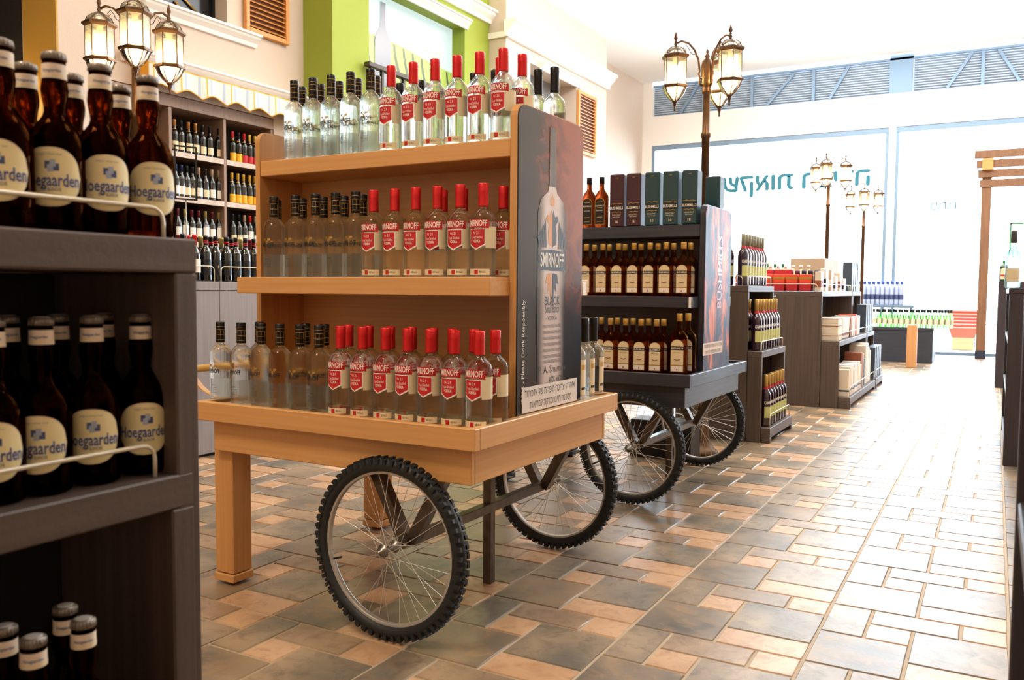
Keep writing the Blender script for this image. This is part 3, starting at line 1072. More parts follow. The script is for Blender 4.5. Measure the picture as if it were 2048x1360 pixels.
# --- whiskey bottles (flat shouldered)
def whiskey(H, hx, hy, blk=False):
    k = Kind()
    b = MB()
    s = H / .30
    loft(b, [(hx * .9, hy * .88, 0), (hx, hy, .005), (hx, hy, .175 * s), (hx * .93, hy * .95, .192 * s), (hx * .68, hy * .8, .208 * s), (.017, .017, .222 * s), (.0135, .0135, .235 * s), (.0135, .0135, .268 * s)], 20)
    k.add('glass_body', b, WHISKD if blk else WHISK)
    b = MB()
    b.lathe([(.0158, .262 * s), (.0160, .297 * s), (.0150, .30 * s)], 16, 0)
    b.lathe([(.0163, .268 * s, 0), (.0163, .270 * s, 0)], 16, 0, caps=False)
    k.add('cap', b, BLKCAP if blk else GOLDCAP)
    b = MB()
    w_ = hx * .76
    y = -hy - .0006
    def arch(w2, z0, z1, yy, m_):
        pts = [(-w2, yy, z0), (w2, yy, z0)] + [(w2 * math.cos(a * PI / 10), yy, z1 - w2 * .9 + w2 * .9 * math.sin(a * PI / 10)) for a in range(0, 11)]
        b.poly(pts, m_)
    fn = lambda z, yy=y - .0012: (lambda x, q: (x, yy, z + q))
    arch(w_ * 1.06, .018 * s, .176 * s, y, 3)
    if blk:
        arch(w_, .021 * s, .173 * s, y - .0004, 2)
        b.text('BUSHMILLS', .012, fn(.128 * s), 1, .012, w_ * 1.9)
        for z, hh in ((.148, .004), (.118, .002), (.06, .004), (.035, .003)):
            b.poly([(-w_ * .6, y - .0008, z * s), (w_ * .6, y - .0008, z * s), (w_ * .6, y - .0008, z * s + hh), (-w_ * .6, y - .0008, z * s + hh)], 3)
        b.text('BLACK BUSH', .009, fn(.10 * s), 1, 0, w_ * 1.4)
    else:
        arch(w_, .021 * s, .173 * s, y - .0004, 0)
        b.poly([(-w_ * 1.08, y - .0008, .124 * s), (w_ * 1.08, y - .0008, .124 * s), (w_ * 1.08, y - .0008, .142 * s), (-w_ * 1.08, y - .0008, .142 * s)], 2)
        b.text('BUSHMILLS', .014, fn(.133 * s), 1, .012, w_ * 1.95)
        b.text('IRISH WHISKEY', .006, fn(.112 * s), 2, 0, w_ * 1.3)
        b.tube([(-w_ * .5, y - .001, .080 * s), (0, y - .001, .076 * s), (w_ * .5, y - .001, .080 * s)], .0022, 4, 5)
        b.poly([(-w_, y - .0008, .047 * s), (w_, y - .0008, .047 * s), (w_, y - .0008, .052 * s), (-w_, y - .0008, .052 * s)], 3)
        b.poly([(-w_ * .95, y - .0008, .022 * s), (w_ * .95, y - .0008, .022 * s), (w_ * .95, y - .0008, .045 * s), (-w_ * .95, y - .0008, .045 * s)], 1)
        b.poly([(-.004, y - .0012, .026 * s), (.004, y - .0012, .026 * s), (0, y - .0012, .040 * s)], 4)
    k.add('printed_label', b, [LCREAM, LWHITE, LBLACK, GOLD, LRED, CARDB])
    return k


WH = whiskey(.30, .040, .027)
WHB = whiskey(.335, .045, .031)
WHK = whiskey(.30, .038, .030, True)

GB = Kind()
GB.add('glass_body', lathe_part([(.034, 0), (.038, .01), (.038, .17), (.030, .20), (.016, .225), (.0145, .27)], 14), GREENG)
b = MB(); b.lathe([(.021, .25), (.021, .30), (.014, .302)], 12); GB.add('cap', b, BLACKM)
b = MB(); b.patch(.0385, -1.0, 1.0, .05, .14, 0, 6); GB.add('paper_label', b, mat('label_pale_pink', rgb(226, 206, 180), .5))


# ------------------------------------------------------------------ wheels and carts
def wheel_parts():
    d = {}
    R, rm = .307, .268
    b = MB()
    n = 64
    prof = []
    for q in range(10):
        a = 2 * PI * q / 10
        prof.append((.277 + .0235 * math.cos(a), .0235 * math.sin(a)))
    rings = []
    for k in range(n):
        t = 2 * PI * k / n
        rings.append([b.av((pr * math.cos(t), y, pr * math.sin(t))) for pr, y in prof])
    for k in range(n):
        A, B = rings[k], rings[(k + 1) % n]
        for q in range(10):
            q2 = (q + 1) % 10
            b.face((A[q], A[q2], B[q2], B[q]), 0, True)
    kn = 62
    for k in range(kn):
        t = 2 * PI * k / kn
        for (yy, rr, hw, ht, off) in ((-.020, .2915, .006, .0066, 0), (.020, .2915, .006, .0066, 0), (-.007, .2985, .0055, .0052, .5), (.007, .2985, .0055, .0052, .5)):
            tt = t + off * 2 * PI / kn
            M_ = Matrix.Rotation(-tt, 4, 'Y') @ Matrix.Translation((rr, yy, 0))
            b.T = M_
            b.box(-.010, .0085, -hw, hw, -ht, ht)
            b.T = None
    d['tyre'] = b.mesh('tyre', [RUB])
    b = MB()
    pr_ = [(rm, -.015), (rm, .015), (rm - .004, .015), (rm - .006, .011), (rm - .018, .010), (rm - .020, .006), (rm - .020, -.006), (rm - .018, -.010), (rm - .006, -.011), (rm - .004, -.015)]
    rings = []
    n = 56
    for k in range(n):
        t = 2 * PI * k / n
        rings.append([b.av((p * math.cos(t), y, p * math.sin(t))) for p, y in pr_])
    for k in range(n):
        A, B = rings[k], rings[(k + 1) % n]
        for q in range(len(pr_)):
            q2 = (q + 1) % len(pr_)
            b.face((A[q], B[q], B[q2], A[q2]), 0, False)
    d['rim'] = b.mesh('rim', [RIM])
    b = MB()
    b.T = Matrix.Rotation(PI / 2, 4, 'X')
    b.lathe([(.006, -.062), (.0075, -.061), (.0075, -.052), (.005, -.051), (.005, -.044), (.012, -.043), (.012, -.034), (.022, -.032), (.022, -.029), (.010, -.027), (.010, .027), (.022, .029), (.022, .032), (.012, .034), (.012, .043), (.005, .044), (.005, .060)], 16)
    b.T = None
    d['hub'] = b.mesh('hub', [HUB])
    b = MB()
    b.tube([(0, 0, 0), (0, 0, 1)], .00115, 4)
    d['spoke'] = []
    for k in range(36):
        b = MB()
        side = -1 if k % 2 else 1
        t = 2 * PI * k / 36
        sw = (1 if (k // 2) % 2 else -1) * 1.15
        b.tube([(.020 * math.cos(t + sw), side * .030, .020 * math.sin(t + sw)), (.250 * math.cos(t), 0, .250 * math.sin(t))], .00115, 4, caps=False)
        d['spoke'].append(b.mesh('spoke', [SPOKE]))
    b = MB()
    b.tube([(.246 * math.cos(-2.5), .0, .246 * math.sin(-2.5)), (.212 * math.cos(-2.5), 0, .212 * math.sin(-2.5))], .004, 6)
    d['valve'] = b.mesh('valve', [BLACKM])
    return d


WP = wheel_parts()


def wheel(parent, x, y, rot=0.0, flip=False):
    w_ = link('wheel', WP['rim'], parent, (x, y, .307))
    w_.rotation_euler = (0, rot, PI if flip else 0)
    for n_ in ('tyre', 'hub', 'valve'):
        link(n_, WP[n_], w_)
    for me in WP['spoke']:
        link('spoke', me, w_)
    return w_


def round_panel(b, x0, x1, y0, y1, z0, z1, r=.045, mi=0):
    pts = [(y0, z0)]
    pts += [(y0 + r - r * math.cos(a), z1 - r + r * math.sin(a)) for a in [PI / 2 * q / 5 for q in range(6)]]
    pts += [(y1 - r + r * math.sin(a), z1 - r + r * math.cos(a)) for a in [PI / 2 * q / 5 for q in range(6)]]
    pts += [(y1, z0)]
    b.prism(pts, 0, x0, x1, mi)


class Cart:
    pass


def make_cart(x0, y0, th, label, mx, my, mz, g):
    c = Cart()
    c.T = Matrix.Translation((x0, y0, 0)) @ Matrix.Rotation(th, 4, 'Z')
    c.Ti = c.T.inverted()
    c.th = th
    r = c.root = thing('display_cart', label, 'cart', (x0, y0, 0), th)
    c.g = g
    L, W = 1.270, 1.137
    zt, zr, a, zb = g['zt'], g['zr'], .041, g['zb']
    B = lambda name, m_, *q, bv=.003: (lambda bb: (bb.box(*q, b=bv), bb.build(name, m_, r))[1])(MB())
    t = .030
    B('tray_rim', mx, -L, 0, 0, t, zr, zt)
    B('tray_rim', mx, -L, 0, W - t, W, zr, zt)
    B('tray_rim', my, -t, -.0005, t, W - t, zr, zt)
    B('tray_rim', my, -L + .0005, -L + t, t, W - t, zr, zt)
    B('tray_floor', mx, -L + t, -t, t, W - t, zr, zt - .014, bv=0)
    B('apron_board', mx, -L + a + .012, -a, a, a + .025, zb, zr)
    B('apron_board', mx, -L + a + .012, -a, W - a - .025, W - a, zb, zr)
    B('apron_board', my, -a - .025, -a - .0005, a + .025, W - a - .025, zb, zr)
    B('apron_board', my, -L + a + .0125, -L + a + .037, a + .025, W - a - .025, zb, zr)
    for yy in (.068, W - .068 - .098):
        b = MB(); b.box(-1.247, -1.149, yy, yy + .098, .046, zb + .02, b=.004); leg = b.build('leg', mz, r)
        b = MB(); b.box(-1.251, -1.145, yy - .004, yy + .102, .012, .043, b=.003); b.build('leg_foot', mx, leg)
        b = MB(); b.lathe([(.03, 0), (.03, .012)], 12, cx=-1.198, cy=yy + .049); b.build('glide', BLACKM, leg)
    wx = -.316
    wheel(r, wx, -.027, .35)
    wheel(r, wx, W + .027, 1.1, True)
    b = MB(); b.box(wx - .018, wx + .018, .035, W - .035, .289, .325, b=.002); b.build('axle_beam', STEEL, r)
    for yy in (.085, W - .085):
        for sx in (-1, 1):
            b = MB(); b.bar((wx + sx * .012, yy, .300), (wx + sx * .145, yy, zb + .01), .040, .040, upv=(0, 1, 0)); b.build('strut', STEEL, r)
    b = MB(); b.box(-.340, -.304, .600, .636, .0, zb + .01, b=.002); b.build('prop_leg', STEEL, r)
    # push handle at the far left end
    b = MB(); b.tube([(-1.47, .10, zt + .100), (-1.47, W - .10, zt + .100)], .015, 12); b.build('push_handle', g['handle'], r)
    for yy in (.13, W - .155):
        b = MB()
        pts = [(-L + .02, zt - .02), (-L + .02, zt)] + [(-L + .0 - .20 * q / 6, zt + .105 * (q / 6) ** 2.6) for q in range(7)] + [(-1.485, zt + .08)] + [(-L - .19 + .19 * q / 6, zt + .055 - .075 * (q / 6) ** .8) for q in range(1, 7)]
        b.prism(pts, 1, yy, yy + .025); b.build('handle_bracket', my, r)
    # shelf unit
    xl, xr, ya, yb = -1.239, -.061, .313, W - .313
    zp = g['zp']
    for (p, q) in ((xl - .024, xl), (xr, xr + .027)):
        b = MB(); round_panel(b, p, q, ya, yb, zt - .014, zp); b.build('side_panel', mz, r)
    z3t, z3b, z2t, z2b = g['z3t'], g['z3b'], g['z2t'], g['z2b']
    B('back_panel', mx, xl, xr, .559, .578, zt - .014, z3b, bv=0)
    B('top_shelf', mx, xl + .0005, xr - .0005, ya + .002, yb - .002, z3b, z3t)
    B('middle_shelf', mx, xl + .0005, xr - .0005, .184, .559, z2b, z2t)
    B('middle_shelf', mx, xl + .0005, xr - .0005, .578, W - .184, z2b, z2t)
    return c


C1 = make_cart(-.334, -.510, -.00752, 'light oak barrow cart on bicycle wheels with vodka shelves, in the foreground', WOODX, WOODY, WOODZ,
               dict(zt=.725, zr=.653, zb=.534, z3t=1.674, z3b=1.612, z2t=1.202, z2b=1.138, zp=1.795, handle=mat('yellow_handle', rgb(220, 176, 96), .35)))
C2 = make_cart(-.3228, 1.6121, -.0091, 'black wooden barrow cart on bicycle wheels with whiskey shelves, behind oak cart', BLKX, BLKY, BLKZ,
               dict(zt=.716, zr=.648, zb=.532, z3t=1.530, z3b=1.462, z2t=1.128, z2b=1.066, zp=1.640, handle=BLACKM))


def loc_of(c, ax, val, px, py):
    """photo pixel -> cart-local point on the local plane ax=val"""
    o = c.Ti @ CAM
    v = c.Ti.to_3x3() @ ray(px, py)
    return o + v * ((val - o[ax]) / v[ax])


def place(c, kind, name, x, y, z, rz, label, cat, group):
    p = c.T @ Vector((x, y, z))
    return spawn(kind, name, p, c.th + rz, label, cat, group)


# ---- bottles on the oak cart
def cart_row(c, kind, name, items, z, fmt, cat, group, rz=0.0, start=0):
    for i, (x, y) in enumerate(items):
        place(c, kind, name, x, y, z + .0006, rz + random.uniform(-.05, .05), fmt.format(ORD[start + i]), cat, group)


def xs_at(c, y, py, pxs):
    return [(loc_of(c, 1, y, p, py).x, y) for p in pxs]


z3, z2, zf = 1.674, 1.202, .711
cart_row(C1, BV, 'vodka_bottle', xs_at(C1, .360, 300, (590, 627, 663, 702, 742)), z3, 'gold-lined black cap vodka bottle, {} from left in top shelf front row, oak cart', 'bottle', 'black-capped vodka bottles in front row on the oak cart top shelf')
cart_row(C1, RV, 'vodka_bottle', xs_at(C1, .360, 290, (783, 827, 870, 914, 959, 1006)), z3, 'red-capped vodka bottle, {} from left in top shelf front row, oak cart', 'bottle', 'red-capped vodka bottles in front row on the oak cart top shelf')
cart_row(C1, BV, 'vodka_bottle', xs_at(C1, .455, 280, (605, 642, 679, 716, 753)), z3, 'black-capped vodka bottle, {} from left in top shelf second row, oak cart', 'bottle', 'black-capped vodka bottles in second row on the oak cart top shelf')
cart_row(C1, BV, 'vodka_bottle', xs_at(C1, .545, 280, (640, 672, 706)), z3, 'black-capped vodka bottle, {} from left in top shelf third row, oak cart', 'bottle', 'black-capped vodka bottles in third row on the oak cart top shelf')
cart_row(C1, CV, 'vodka_bottle', xs_at(C1, .665, 250, (800, 842, 948, 990)), z3, 'black-capped clear bottle seen between red-capped bottles, {} from left, oak cart top shelf', 'bottle', 'black-capped clear bottles at the back of the oak cart top shelf', PI)
cart_row(C1, RV, 'vodka_bottle', xs_at(C1, .455, 250, (1000, 1044)), z3, 'red-capped vodka bottle behind the front row by the poster panel, {} from left, top shelf', 'bottle', 'red-capped vodka bottles in second row on the oak cart top shelf')
cart_row(C1, CV, 'vodka_bottle', xs_at(C1, .735, 200, (1076, 1109)), z3, 'tall black-capped clear bottle above the poster panel top edge, {} from left, oak cart', 'bottle', 'clear bottles above the poster panel', PI)
cart_row(C1, BV, 'vodka_bottle', xs_at(C1, .245, 552, (549, 592, 632, 672, 712)), z2, 'black-capped vodka bottle, {} from left in middle shelf front row, oak cart', 'bottle', 'black-capped vodka bottles in front row on the oak cart middle shelf')
cart_row(C1, RV, 'vodka_bottle', xs_at(C1, .245, 552, (748, 790, 832, 875, 920, 966)), z2, 'red-capped vodka bottle, {} from left in middle shelf front row, oak cart', 'bottle', 'red-capped vodka bottles in front row on the oak cart middle shelf')
cart_row(C1, BV, 'vodka_bottle', xs_at(C1, .345, 552, (556, 606, 648, 689, 726)), z2, 'black-capped vodka bottle, {} from left in middle shelf back row, oak cart', 'bottle', 'black-capped vodka bottles in back row on the oak cart middle shelf')
cart_row(C1, RV, 'vodka_bottle', xs_at(C1, .345, 552, (886, 926, 966, 1006)), z2, 'red-capped vodka bottle, {} from left in middle shelf back row, oak cart', 'bottle', 'red-capped vodka bottles in back row on the oak cart middle shelf')
cart_row(C1, BV, 'vodka_bottle', xs_at(C1, .110, 815, (443, 484, 524, 561, 601, 639)), zf, 'black-capped vodka bottle, {} from left in tray front row, oak cart', 'bottle', 'black-capped vodka bottles in front row on the oak cart tray')
cart_row(C1, RV, 'vodka_bottle', xs_at(C1, .110, 830, (682, 726, 772, 816, 861, 909, 958)), zf, 'red-capped vodka bottle, {} from left in tray front row, oak cart', 'bottle', 'red-capped vodka bottles in front row on the oak cart tray')
cart_row(C1, BV, 'vodka_bottle', xs_at(C1, .205, 800, (520, 612, 650)), zf, 'black-capped vodka bottle, {} from left in tray second row, oak cart', 'bottle', 'black-capped vodka bottles in second row on the oak cart tray')
cart_row(C1, RV, 'vodka_bottle', xs_at(C1, .205, 800, (698, 738, 781, 824, 866, 905, 948, 990)), zf, 'red-capped vodka bottle, {} from left in tray second row, oak cart', 'bottle', 'red-capped vodka bottles in second row on the oak cart tray')
cart_row(C1, CV, 'vodka_bottle', [(-.080, .876), (-.080, .966), (-.080, 1.056)], zf, 'black-capped clear bottle right of the poster panel on oak tray, {} nearest', 'bottle', 'clear bottles beyond the poster panel on the oak tray', -.1 + PI / 2)
b = MB(); b.box(0, .004, 0, .03, 0, .05, b=.001)
st = tag(b.build('price_sticker', LWHITE), 'small blank white price tag beside the dark vodka poster edge', 'price tag')
st.parent = None
st.matrix_world = C1.T @ Matrix.Translation((-.033, .835, 1.14))

# ---- poster on the oak cart's side panel
px_ = -.034
b = MB(); round_panel(b, px_ + .0005, px_ + .005, .313, .824, .716, 1.79, .05)
def dark_poster():
    m = mat('poster_dark_print', rgb(16, 20, 34), .2, coat=.12, spec=.4)
    nt = m.node_tree
    bs = nt.nodes['Principled BSDF']
    tc = nt.nodes.new('ShaderNodeTexCoord')
    sp = nt.nodes.new('ShaderNodeSeparateXYZ'); nt.links.new(tc.outputs['Object'], sp.inputs[0])
    nz = nt.nodes.new('ShaderNodeTexNoise'); nz.inputs['Scale'].default_value = 7; nz.inputs['Detail'].default_value = 6; nz.inputs['Distortion'].default_value = 1.5
    nt.links.new(tc.outputs['Object'], nz.inputs['Vector'])
    a = nt.nodes.new('ShaderNodeMapRange'); a.inputs['From Min'].default_value = .95; a.inputs['From Max'].default_value = 1.6; nt.links.new(sp.outputs['Z'], a.inputs['Value'])
    c = nt.nodes.new('ShaderNodeMapRange'); c.inputs['From Min'].default_value = .40; c.inputs['From Max'].default_value = .75; nt.links.new(sp.outputs['Y'], c.inputs['Value'])
    m1 = nt.nodes.new('ShaderNodeMath'); m1.operation = 'MULTIPLY'; nt.links.new(a.outputs[0], m1.inputs[0]); nt.links.new(c.outputs[0], m1.inputs[1])
    m2 = nt.nodes.new('ShaderNodeMath'); m2.operation = 'ADD'; nt.links.new(m1.outputs[0], m2.inputs[0]); nt.links.new(nz.outputs['Fac'], m2.inputs[1])
    cr = nt.nodes.new('ShaderNodeValToRGB')
    e = cr.color_ramp.elements
    e[0].position = .52; e[0].color = rgb(8, 10, 20)
    e[1].position = 1.0; e[1].color = rgb(150, 64, 24)
    x = e.new(.70); x.color = rgb(30, 17, 16)
    x = e.new(.95); x.color = rgb(104, 40, 16)
    mm = nt.nodes.new('ShaderNodeMath'); mm.operation = 'MULTIPLY'; mm.inputs[1].default_value = .72
    nt.links.new(m2.outputs[0], mm.inputs[0])
    for q, v_ in zip(e, (.37, .48, .64, .95)):
        q.position = v_
    nt.links.new(mm.outputs[0], cr.inputs['Fac'])
    nt.links.new(cr.outputs['Color'], bs.inputs['Base Color'])
    return m
po = b.build('poster', [dark_poster()], C1.root)
po['label'] = 'glossy dark vodka poster with pale bottle and warning strip'
FP = lambda px, py: loc_of(C1, 0, px_ + .006, px, py)
def bottle_fade(name, c_in, c_out, yc, w):
    m = mat(name, c_in, .2, coat=.4)
    nt = m.node_tree
    bs = nt.nodes['Principled BSDF']
    tc = nt.nodes.new('ShaderNodeTexCoord'); sp = nt.nodes.new('ShaderNodeSeparateXYZ'); nt.links.new(tc.outputs['Object'], sp.inputs[0])
    s_ = nt.nodes.new('ShaderNodeMath'); s_.operation = 'SUBTRACT'; s_.inputs[1].default_value = yc; nt.links.new(sp.outputs['Y'], s_.inputs[0])
    ab = nt.nodes.new('ShaderNodeMath'); ab.operation = 'ABSOLUTE'; nt.links.new(s_.outputs[0], ab.inputs[0])
    mr = nt.nodes.new('ShaderNodeMapRange'); mr.interpolation_type = 'SMOOTHSTEP'; mr.inputs['From Min'].default_value = w * .35; mr.inputs['From Max'].default_value = w
    nt.links.new(ab.outputs[0], mr.inputs['Value'])
    mx = nt.nodes.new('ShaderNodeMix'); mx.data_type = 'RGBA'; mx.inputs['A'].default_value = c_in; mx.inputs['B'].default_value = c_out
    nt.links.new(mr.outputs[0], mx.inputs['Factor']); nt.links.new(mx.outputs['Result'], bs.inputs['Base Color'])
    return m
yc = FP(1104, 520).y
wB = .112
b = MB()
X_ = px_ + .0062
zb0, zs, zn, ztop = FP(1104, 790).z, FP(1104, 430).z, FP(1104, 385).z, FP(1104, 255).z
pts = [(yc - wB, zb0), (yc + wB, zb0), (yc + wB, zs), (yc + wB * .8, zs + .05), (yc + .035, zn), (yc + .028, zn + .02), (yc - .028, zn + .02), (yc - .035, zn), (yc - wB * .8, zs + .05), (yc - wB, zs)]
b.poly([(X_, y, z) for y, z in pts])
b.build('pale_bottle_print', bottle_fade('poster_bottle', rgb(206, 190, 180), rgb(20, 20, 30), yc, wB), po) if False else None
# printed figures are joined as one flat print (a sub-part of the poster)
PB = bottle_fade('poster_bottle', rgb(214, 198, 192), rgb(10, 10, 18), yc, wB)
PN = bottle_fade('poster_neck', rgb(44, 36, 40), rgb(110, 56, 24), yc, .03)
b2 = MB()
b2.poly([(X_, y, z) for y, z in pts], 0)
b2.poly([(X_ + .0004, y, z) for y, z in ((yc - .028, zn + .02), (yc + .028, zn + .02), (yc + .024, ztop), (yc - .024, ztop))], 1)
def txt(s_, size, px, py, mi, bold=0., maxw=None, x=.0008):
    p = FP(px, py)
    b2.text(s_, size, lambda a, c: (X_ + x, p.y + a, p.z + c), mi, bold, maxw)
zc = FP(1104, 522)
b2.poly([(X_ + .0006, zc.y + y, zc.z + z) for y, z in ((-.105, -.030), (-.09, -.036), (.09, -.036), (.105, -.030), (.105, .034), (.0, .042), (-.105, .034))], 2)
txt('SMIRNOFF', .072, 1104, 522, 3, .012, .185, .0010)
# crest: crown, two-headed bird body, wings, side towers, flames
cz = zc.z
for pp in ([(-.014, .20), (.014, .20), (.018, .235), (.006, .222), (0, .245), (-.006, .222), (-.018, .235)],):
    b2.poly([(X_ + .0008, yc + y, cz + z) for y, z in pp], 4)
for sx in (-1, 1):
    b2.poly([(X_ + .0008, yc + sx * y, cz + z) for y, z in ((.0, .05), (.028, .06), (.034, .10), (.026, .13), (.048, .15), (.040, .165), (.020, .16), (.008, .185), (.0, .17))], 4 if sx < 0 else 2)
    for q in range(4):
        b2.poly([(X_ + .0008, yc + sx * y, cz + z) for y, z in ((.045 + q * .016, .046), (.055 + q * .016, .046), (.064 + q * .017, .12 - q * .012), (.052 + q * .015, .15 - q * .02))], 2)
    b2.poly([(X_ + .0008, yc + sx * y, cz + z) for y, z in ((.006, -.045), (.040, -.048), (.052, -.085), (.030, -.080), (.036, -.115), (.016, -.10), (.010, -.15), (.0, -.165))], 4 if sx < 0 else 2)
txt('BLACK', .044, 1104, 602, 2, .01, .12)
txt('Small Batch', .045, 1104, 618, 2, 0, .11)
txt('- VODKA -', .022, 1104, 636, 2)
for k, yy in enumerate((652, 664, 676, 688, 700, 712, 722)):
    txt('THIS BLACK VODKA IS DISTILLED IN SMALL BATCHES', .016, 1104, yy, 2, 0, .14)
txt('P. A. Smirnov', .04, 1104, 738, 2)
txt('40% VOL.', .030, 1112, 757, 2)
txt('PRODUCE OF GREAT BRITAIN', .016, 1104, 766, 2, 0, .12)
# vertical line of small print
p = FP(1046, 705)
b2.text('IRBLS - Please Drink Responsibly', .028, lambda a, c: (X_ + .0006, p.y - c, p.z + a), 3, .0, .36)
# white warning strip
A_, B_ = FP(1043, 812), FP(1153, 776)
b2.poly([(X_ + .0012, A_.y, A_.z - .028), (X_ + .0012, B_.y, A_.z - .028), (X_ + .0012, B_.y, A_.z + .062), (X_ + .0012, A_.y, A_.z + .062)], 5)
ym = (A_.y + B_.y) / 2
b2.text('לוהוכלא לש תזרפומ הכירצ :הרהזא', .038, lambda a, c: (X_ + .0016, ym + a, A_.z + .038 + c), 2, 0, .40)
b2.text('!תואירבל הקיזמו םייח תנכסמ', .038, lambda a, c: (X_ + .0016, ym + a, A_.z - .004 + c), 2, 0, .34)
b2.build('poster_print', [PB, PN, LBLACK, LWHITE, mat('poster_amber', rgb(214, 146, 70), .3), mat('strip_paper', rgb(222, 212, 202), .4)], po)

# ---- whiskey on the black cart
y3_, y2_, yf_ = 1.530, 1.128, .702
for i, px in enumerate((1178, 1203)):
    x = loc_of(C2, 1, .37, px, 455).x
    place(C2, WHK, 'whiskey_bottle', x, .37, y3_ + .0006, 0, 'black-labelled whiskey bottle on black cart top shelf, %s of two visible' % ('left' if i == 0 else 'right'), 'bottle', 'black-labelled whiskey bottles on the black cart top shelf')
def tube_box(m_, age):
    k = Kind()
    b = MB()
    b.box(-.045, .045, -.045, .045, 0, .305, b=.006)
    k.add('carton', b, m_)
    b = MB()
    fy = -.0456
    f = lambda z: (lambda a, c: (a, fy - .0012, z + c))
    b.poly([(-.043, fy, .092), (.043, fy, .092), (.043, fy, .124), (-.043, fy, .124)], 1)
    b.text('BUSHMILLS', .0225, f(.108), 0, .012, .082)
    for (z, h_, w_) in ((.132, .006, .036), (.083, .006, .03)):
        b.tube([(-w_, fy, z), (-w_ * .4, fy, z + .004), (0, fy, z), (w_ * .4, fy, z + .004), (w_, fy, z)], .0022, 4, 2)
    b.text('SINGLE MALT', .012, f(.068), 3, 0, .055)
    b.text('IRISH WHISKEY', .008, f(.056), 3, 0, .045)
    b.text(age, .022, f(.028), 3, .015)
    b.text('1608', .010, f(.282), 2)
    k.add('front_print', b, [LWHITE, LBLACK, GOLD, LCREAM])
    return k
KM, KT = tube_box(BOXM, '16'), tube_box(BOXT, '10')
bx = [1239, 1272, 1309, 1345, 1383]
for i, px in enumerate(bx):
    x = loc_of(C2, 1, .375, px, 450).x
    place(C2, KM if i < 2 else KT, 'whiskey_box', x, .372, y3_ + .0006, .0, ('maroon whiskey gift box, %s of two on the black cart top shelf' % ('left' if i == 0 else 'right')) if i < 2 else ('teal whiskey gift box, %s of three on the black cart top shelf' % ('left', 'middle', 'right')[i - 2]), 'box', 'whiskey gift boxes on the black cart')
place(C2, KT, 'whiskey_box', -.10, .70, y3_ + .0006, PI, 'dark whiskey gift box behind the teal boxes, beside the lamp post', 'box', 'whiskey gift boxes on the black cart')
cart_row(C2, WH, 'whiskey_bottle', xs_at(C2, .245, 590, (1172, 1205, 1236, 1267, 1299, 1331, 1366)), y2_, 'gold-capped whiskey bottle, {} from left in middle shelf front row, black cart', 'bottle', 'whiskey bottles in front row on the black cart middle shelf')
cart_row(C2, WH, 'whiskey_bottle', xs_at(C2, .33, 590, (1188, 1218, 1249, 1281, 1315, 1346, 1380)), y2_, 'gold-capped whiskey bottle, {} from left in middle shelf back row, black cart', 'bottle', 'whiskey bottles in back row on the black cart middle shelf')
cart_row(C2, WH, 'whiskey_bottle', xs_at(C2, .115, 740, (1220, 1250, 1281, 1312)), yf_, 'gold-capped whiskey bottle, {} from left in tray front row, black cart', 'bottle', 'whiskey bottles in front row on the black cart tray')
cart_row(C2, WH, 'whiskey_bottle', xs_at(C2, .20, 730, (1202, 1234, 1265, 1296, 1326)), yf_, 'gold-capped whiskey bottle, {} from left in tray second row, black cart', 'bottle', 'whiskey bottles in second row on the black cart tray')
x = loc_of(C2, 1, .115, 1358, 740).x
place(C2, WHB, 'whiskey_bottle', x, .11, yf_ + .0006, 0, 'largest gold-capped whiskey bottle, rightmost at the front of black tray', 'bottle', 'large whiskey bottles on the black cart tray')
place(C2, WHB, 'whiskey_bottle', x + .018, .20, yf_ + .0006, 0, 'gold-capped whiskey bottle directly behind the largest one on black tray', 'bottle', 'large whiskey bottles on the black cart tray')
# sticker, poster of the black cart
b = MB(); b.box(-.075, -.0625, .180, .1836, 1.068, 1.126); b.build('shelf_sticker', LWHITE, C2.root)
b = MB(); round_panel(b, px_ + .0005, px_ + .005, .313, .824, .707, 1.635, .05)
m = mat('poster_fire_print', rgb(200, 90, 40), .42, coat=.0, spec=.25)
nt = m.node_tree; bs = nt.nodes['Principled BSDF']
tc = nt.nodes.new('ShaderNodeTexCoord'); mp = nt.nodes.new('ShaderNodeMapping'); mp.inputs['Scale'].default_value = (4, 9, 3)
nz = nt.nodes.new('ShaderNodeTexNoise'); nz.inputs['Scale'].default_value = 1; nz.inputs['Detail'].default_value = 5; nz.inputs['Distortion'].default_value = 1
nt.links.new(tc.outputs['Object'], mp.inputs[0]); nt.links.new(mp.outputs[0], nz.inputs['Vector'])
cr = nt.nodes.new('ShaderNodeValToRGB'); e = cr.color_ramp.elements
e[0].position = .36; e[0].color = rgb(28, 30, 46); e[1].position = .72; e[1].color = rgb(236, 170, 120)
q = e.new(.48); q.color = rgb(70, 64, 84); q = e.new(.58); q.color = rgb(206, 96, 44)
nt.links.new(nz.outputs['Fac'], cr.inputs['Fac']); nt.links.new(cr.outputs['Color'], bs.inputs['Base Color'])
po2 = b.build('poster', [m], C2.root); po2['label'] = 'glossy orange and blue poster with warning strip'
b = MB()
X_ = px_ + .006
F2 = lambda px, py: loc_of(C2, 0, X_, px, py)
p = F2(1426, 696)
b.poly([(X_, p.y - .19, p.z - .035), (X_, p.y + .19, p.z - .035), (X_, p.y + .19, p.z + .035), (X_, p.y - .19, p.z + .035)], 0)
b.text('לוהוכלא לש תזרפומ הכירצ :הרהזא', .030, lambda a, c: (X_ + .0006, p.y + a, p.z + .016 + c), 1, 0, .34)
b.text('!תואירבל הקיזמו םייח תנכסמ', .030, lambda a, c: (X_ + .0006, p.y + a, p.z - .018 + c), 1, 0, .30)
q = F2(1440, 545)
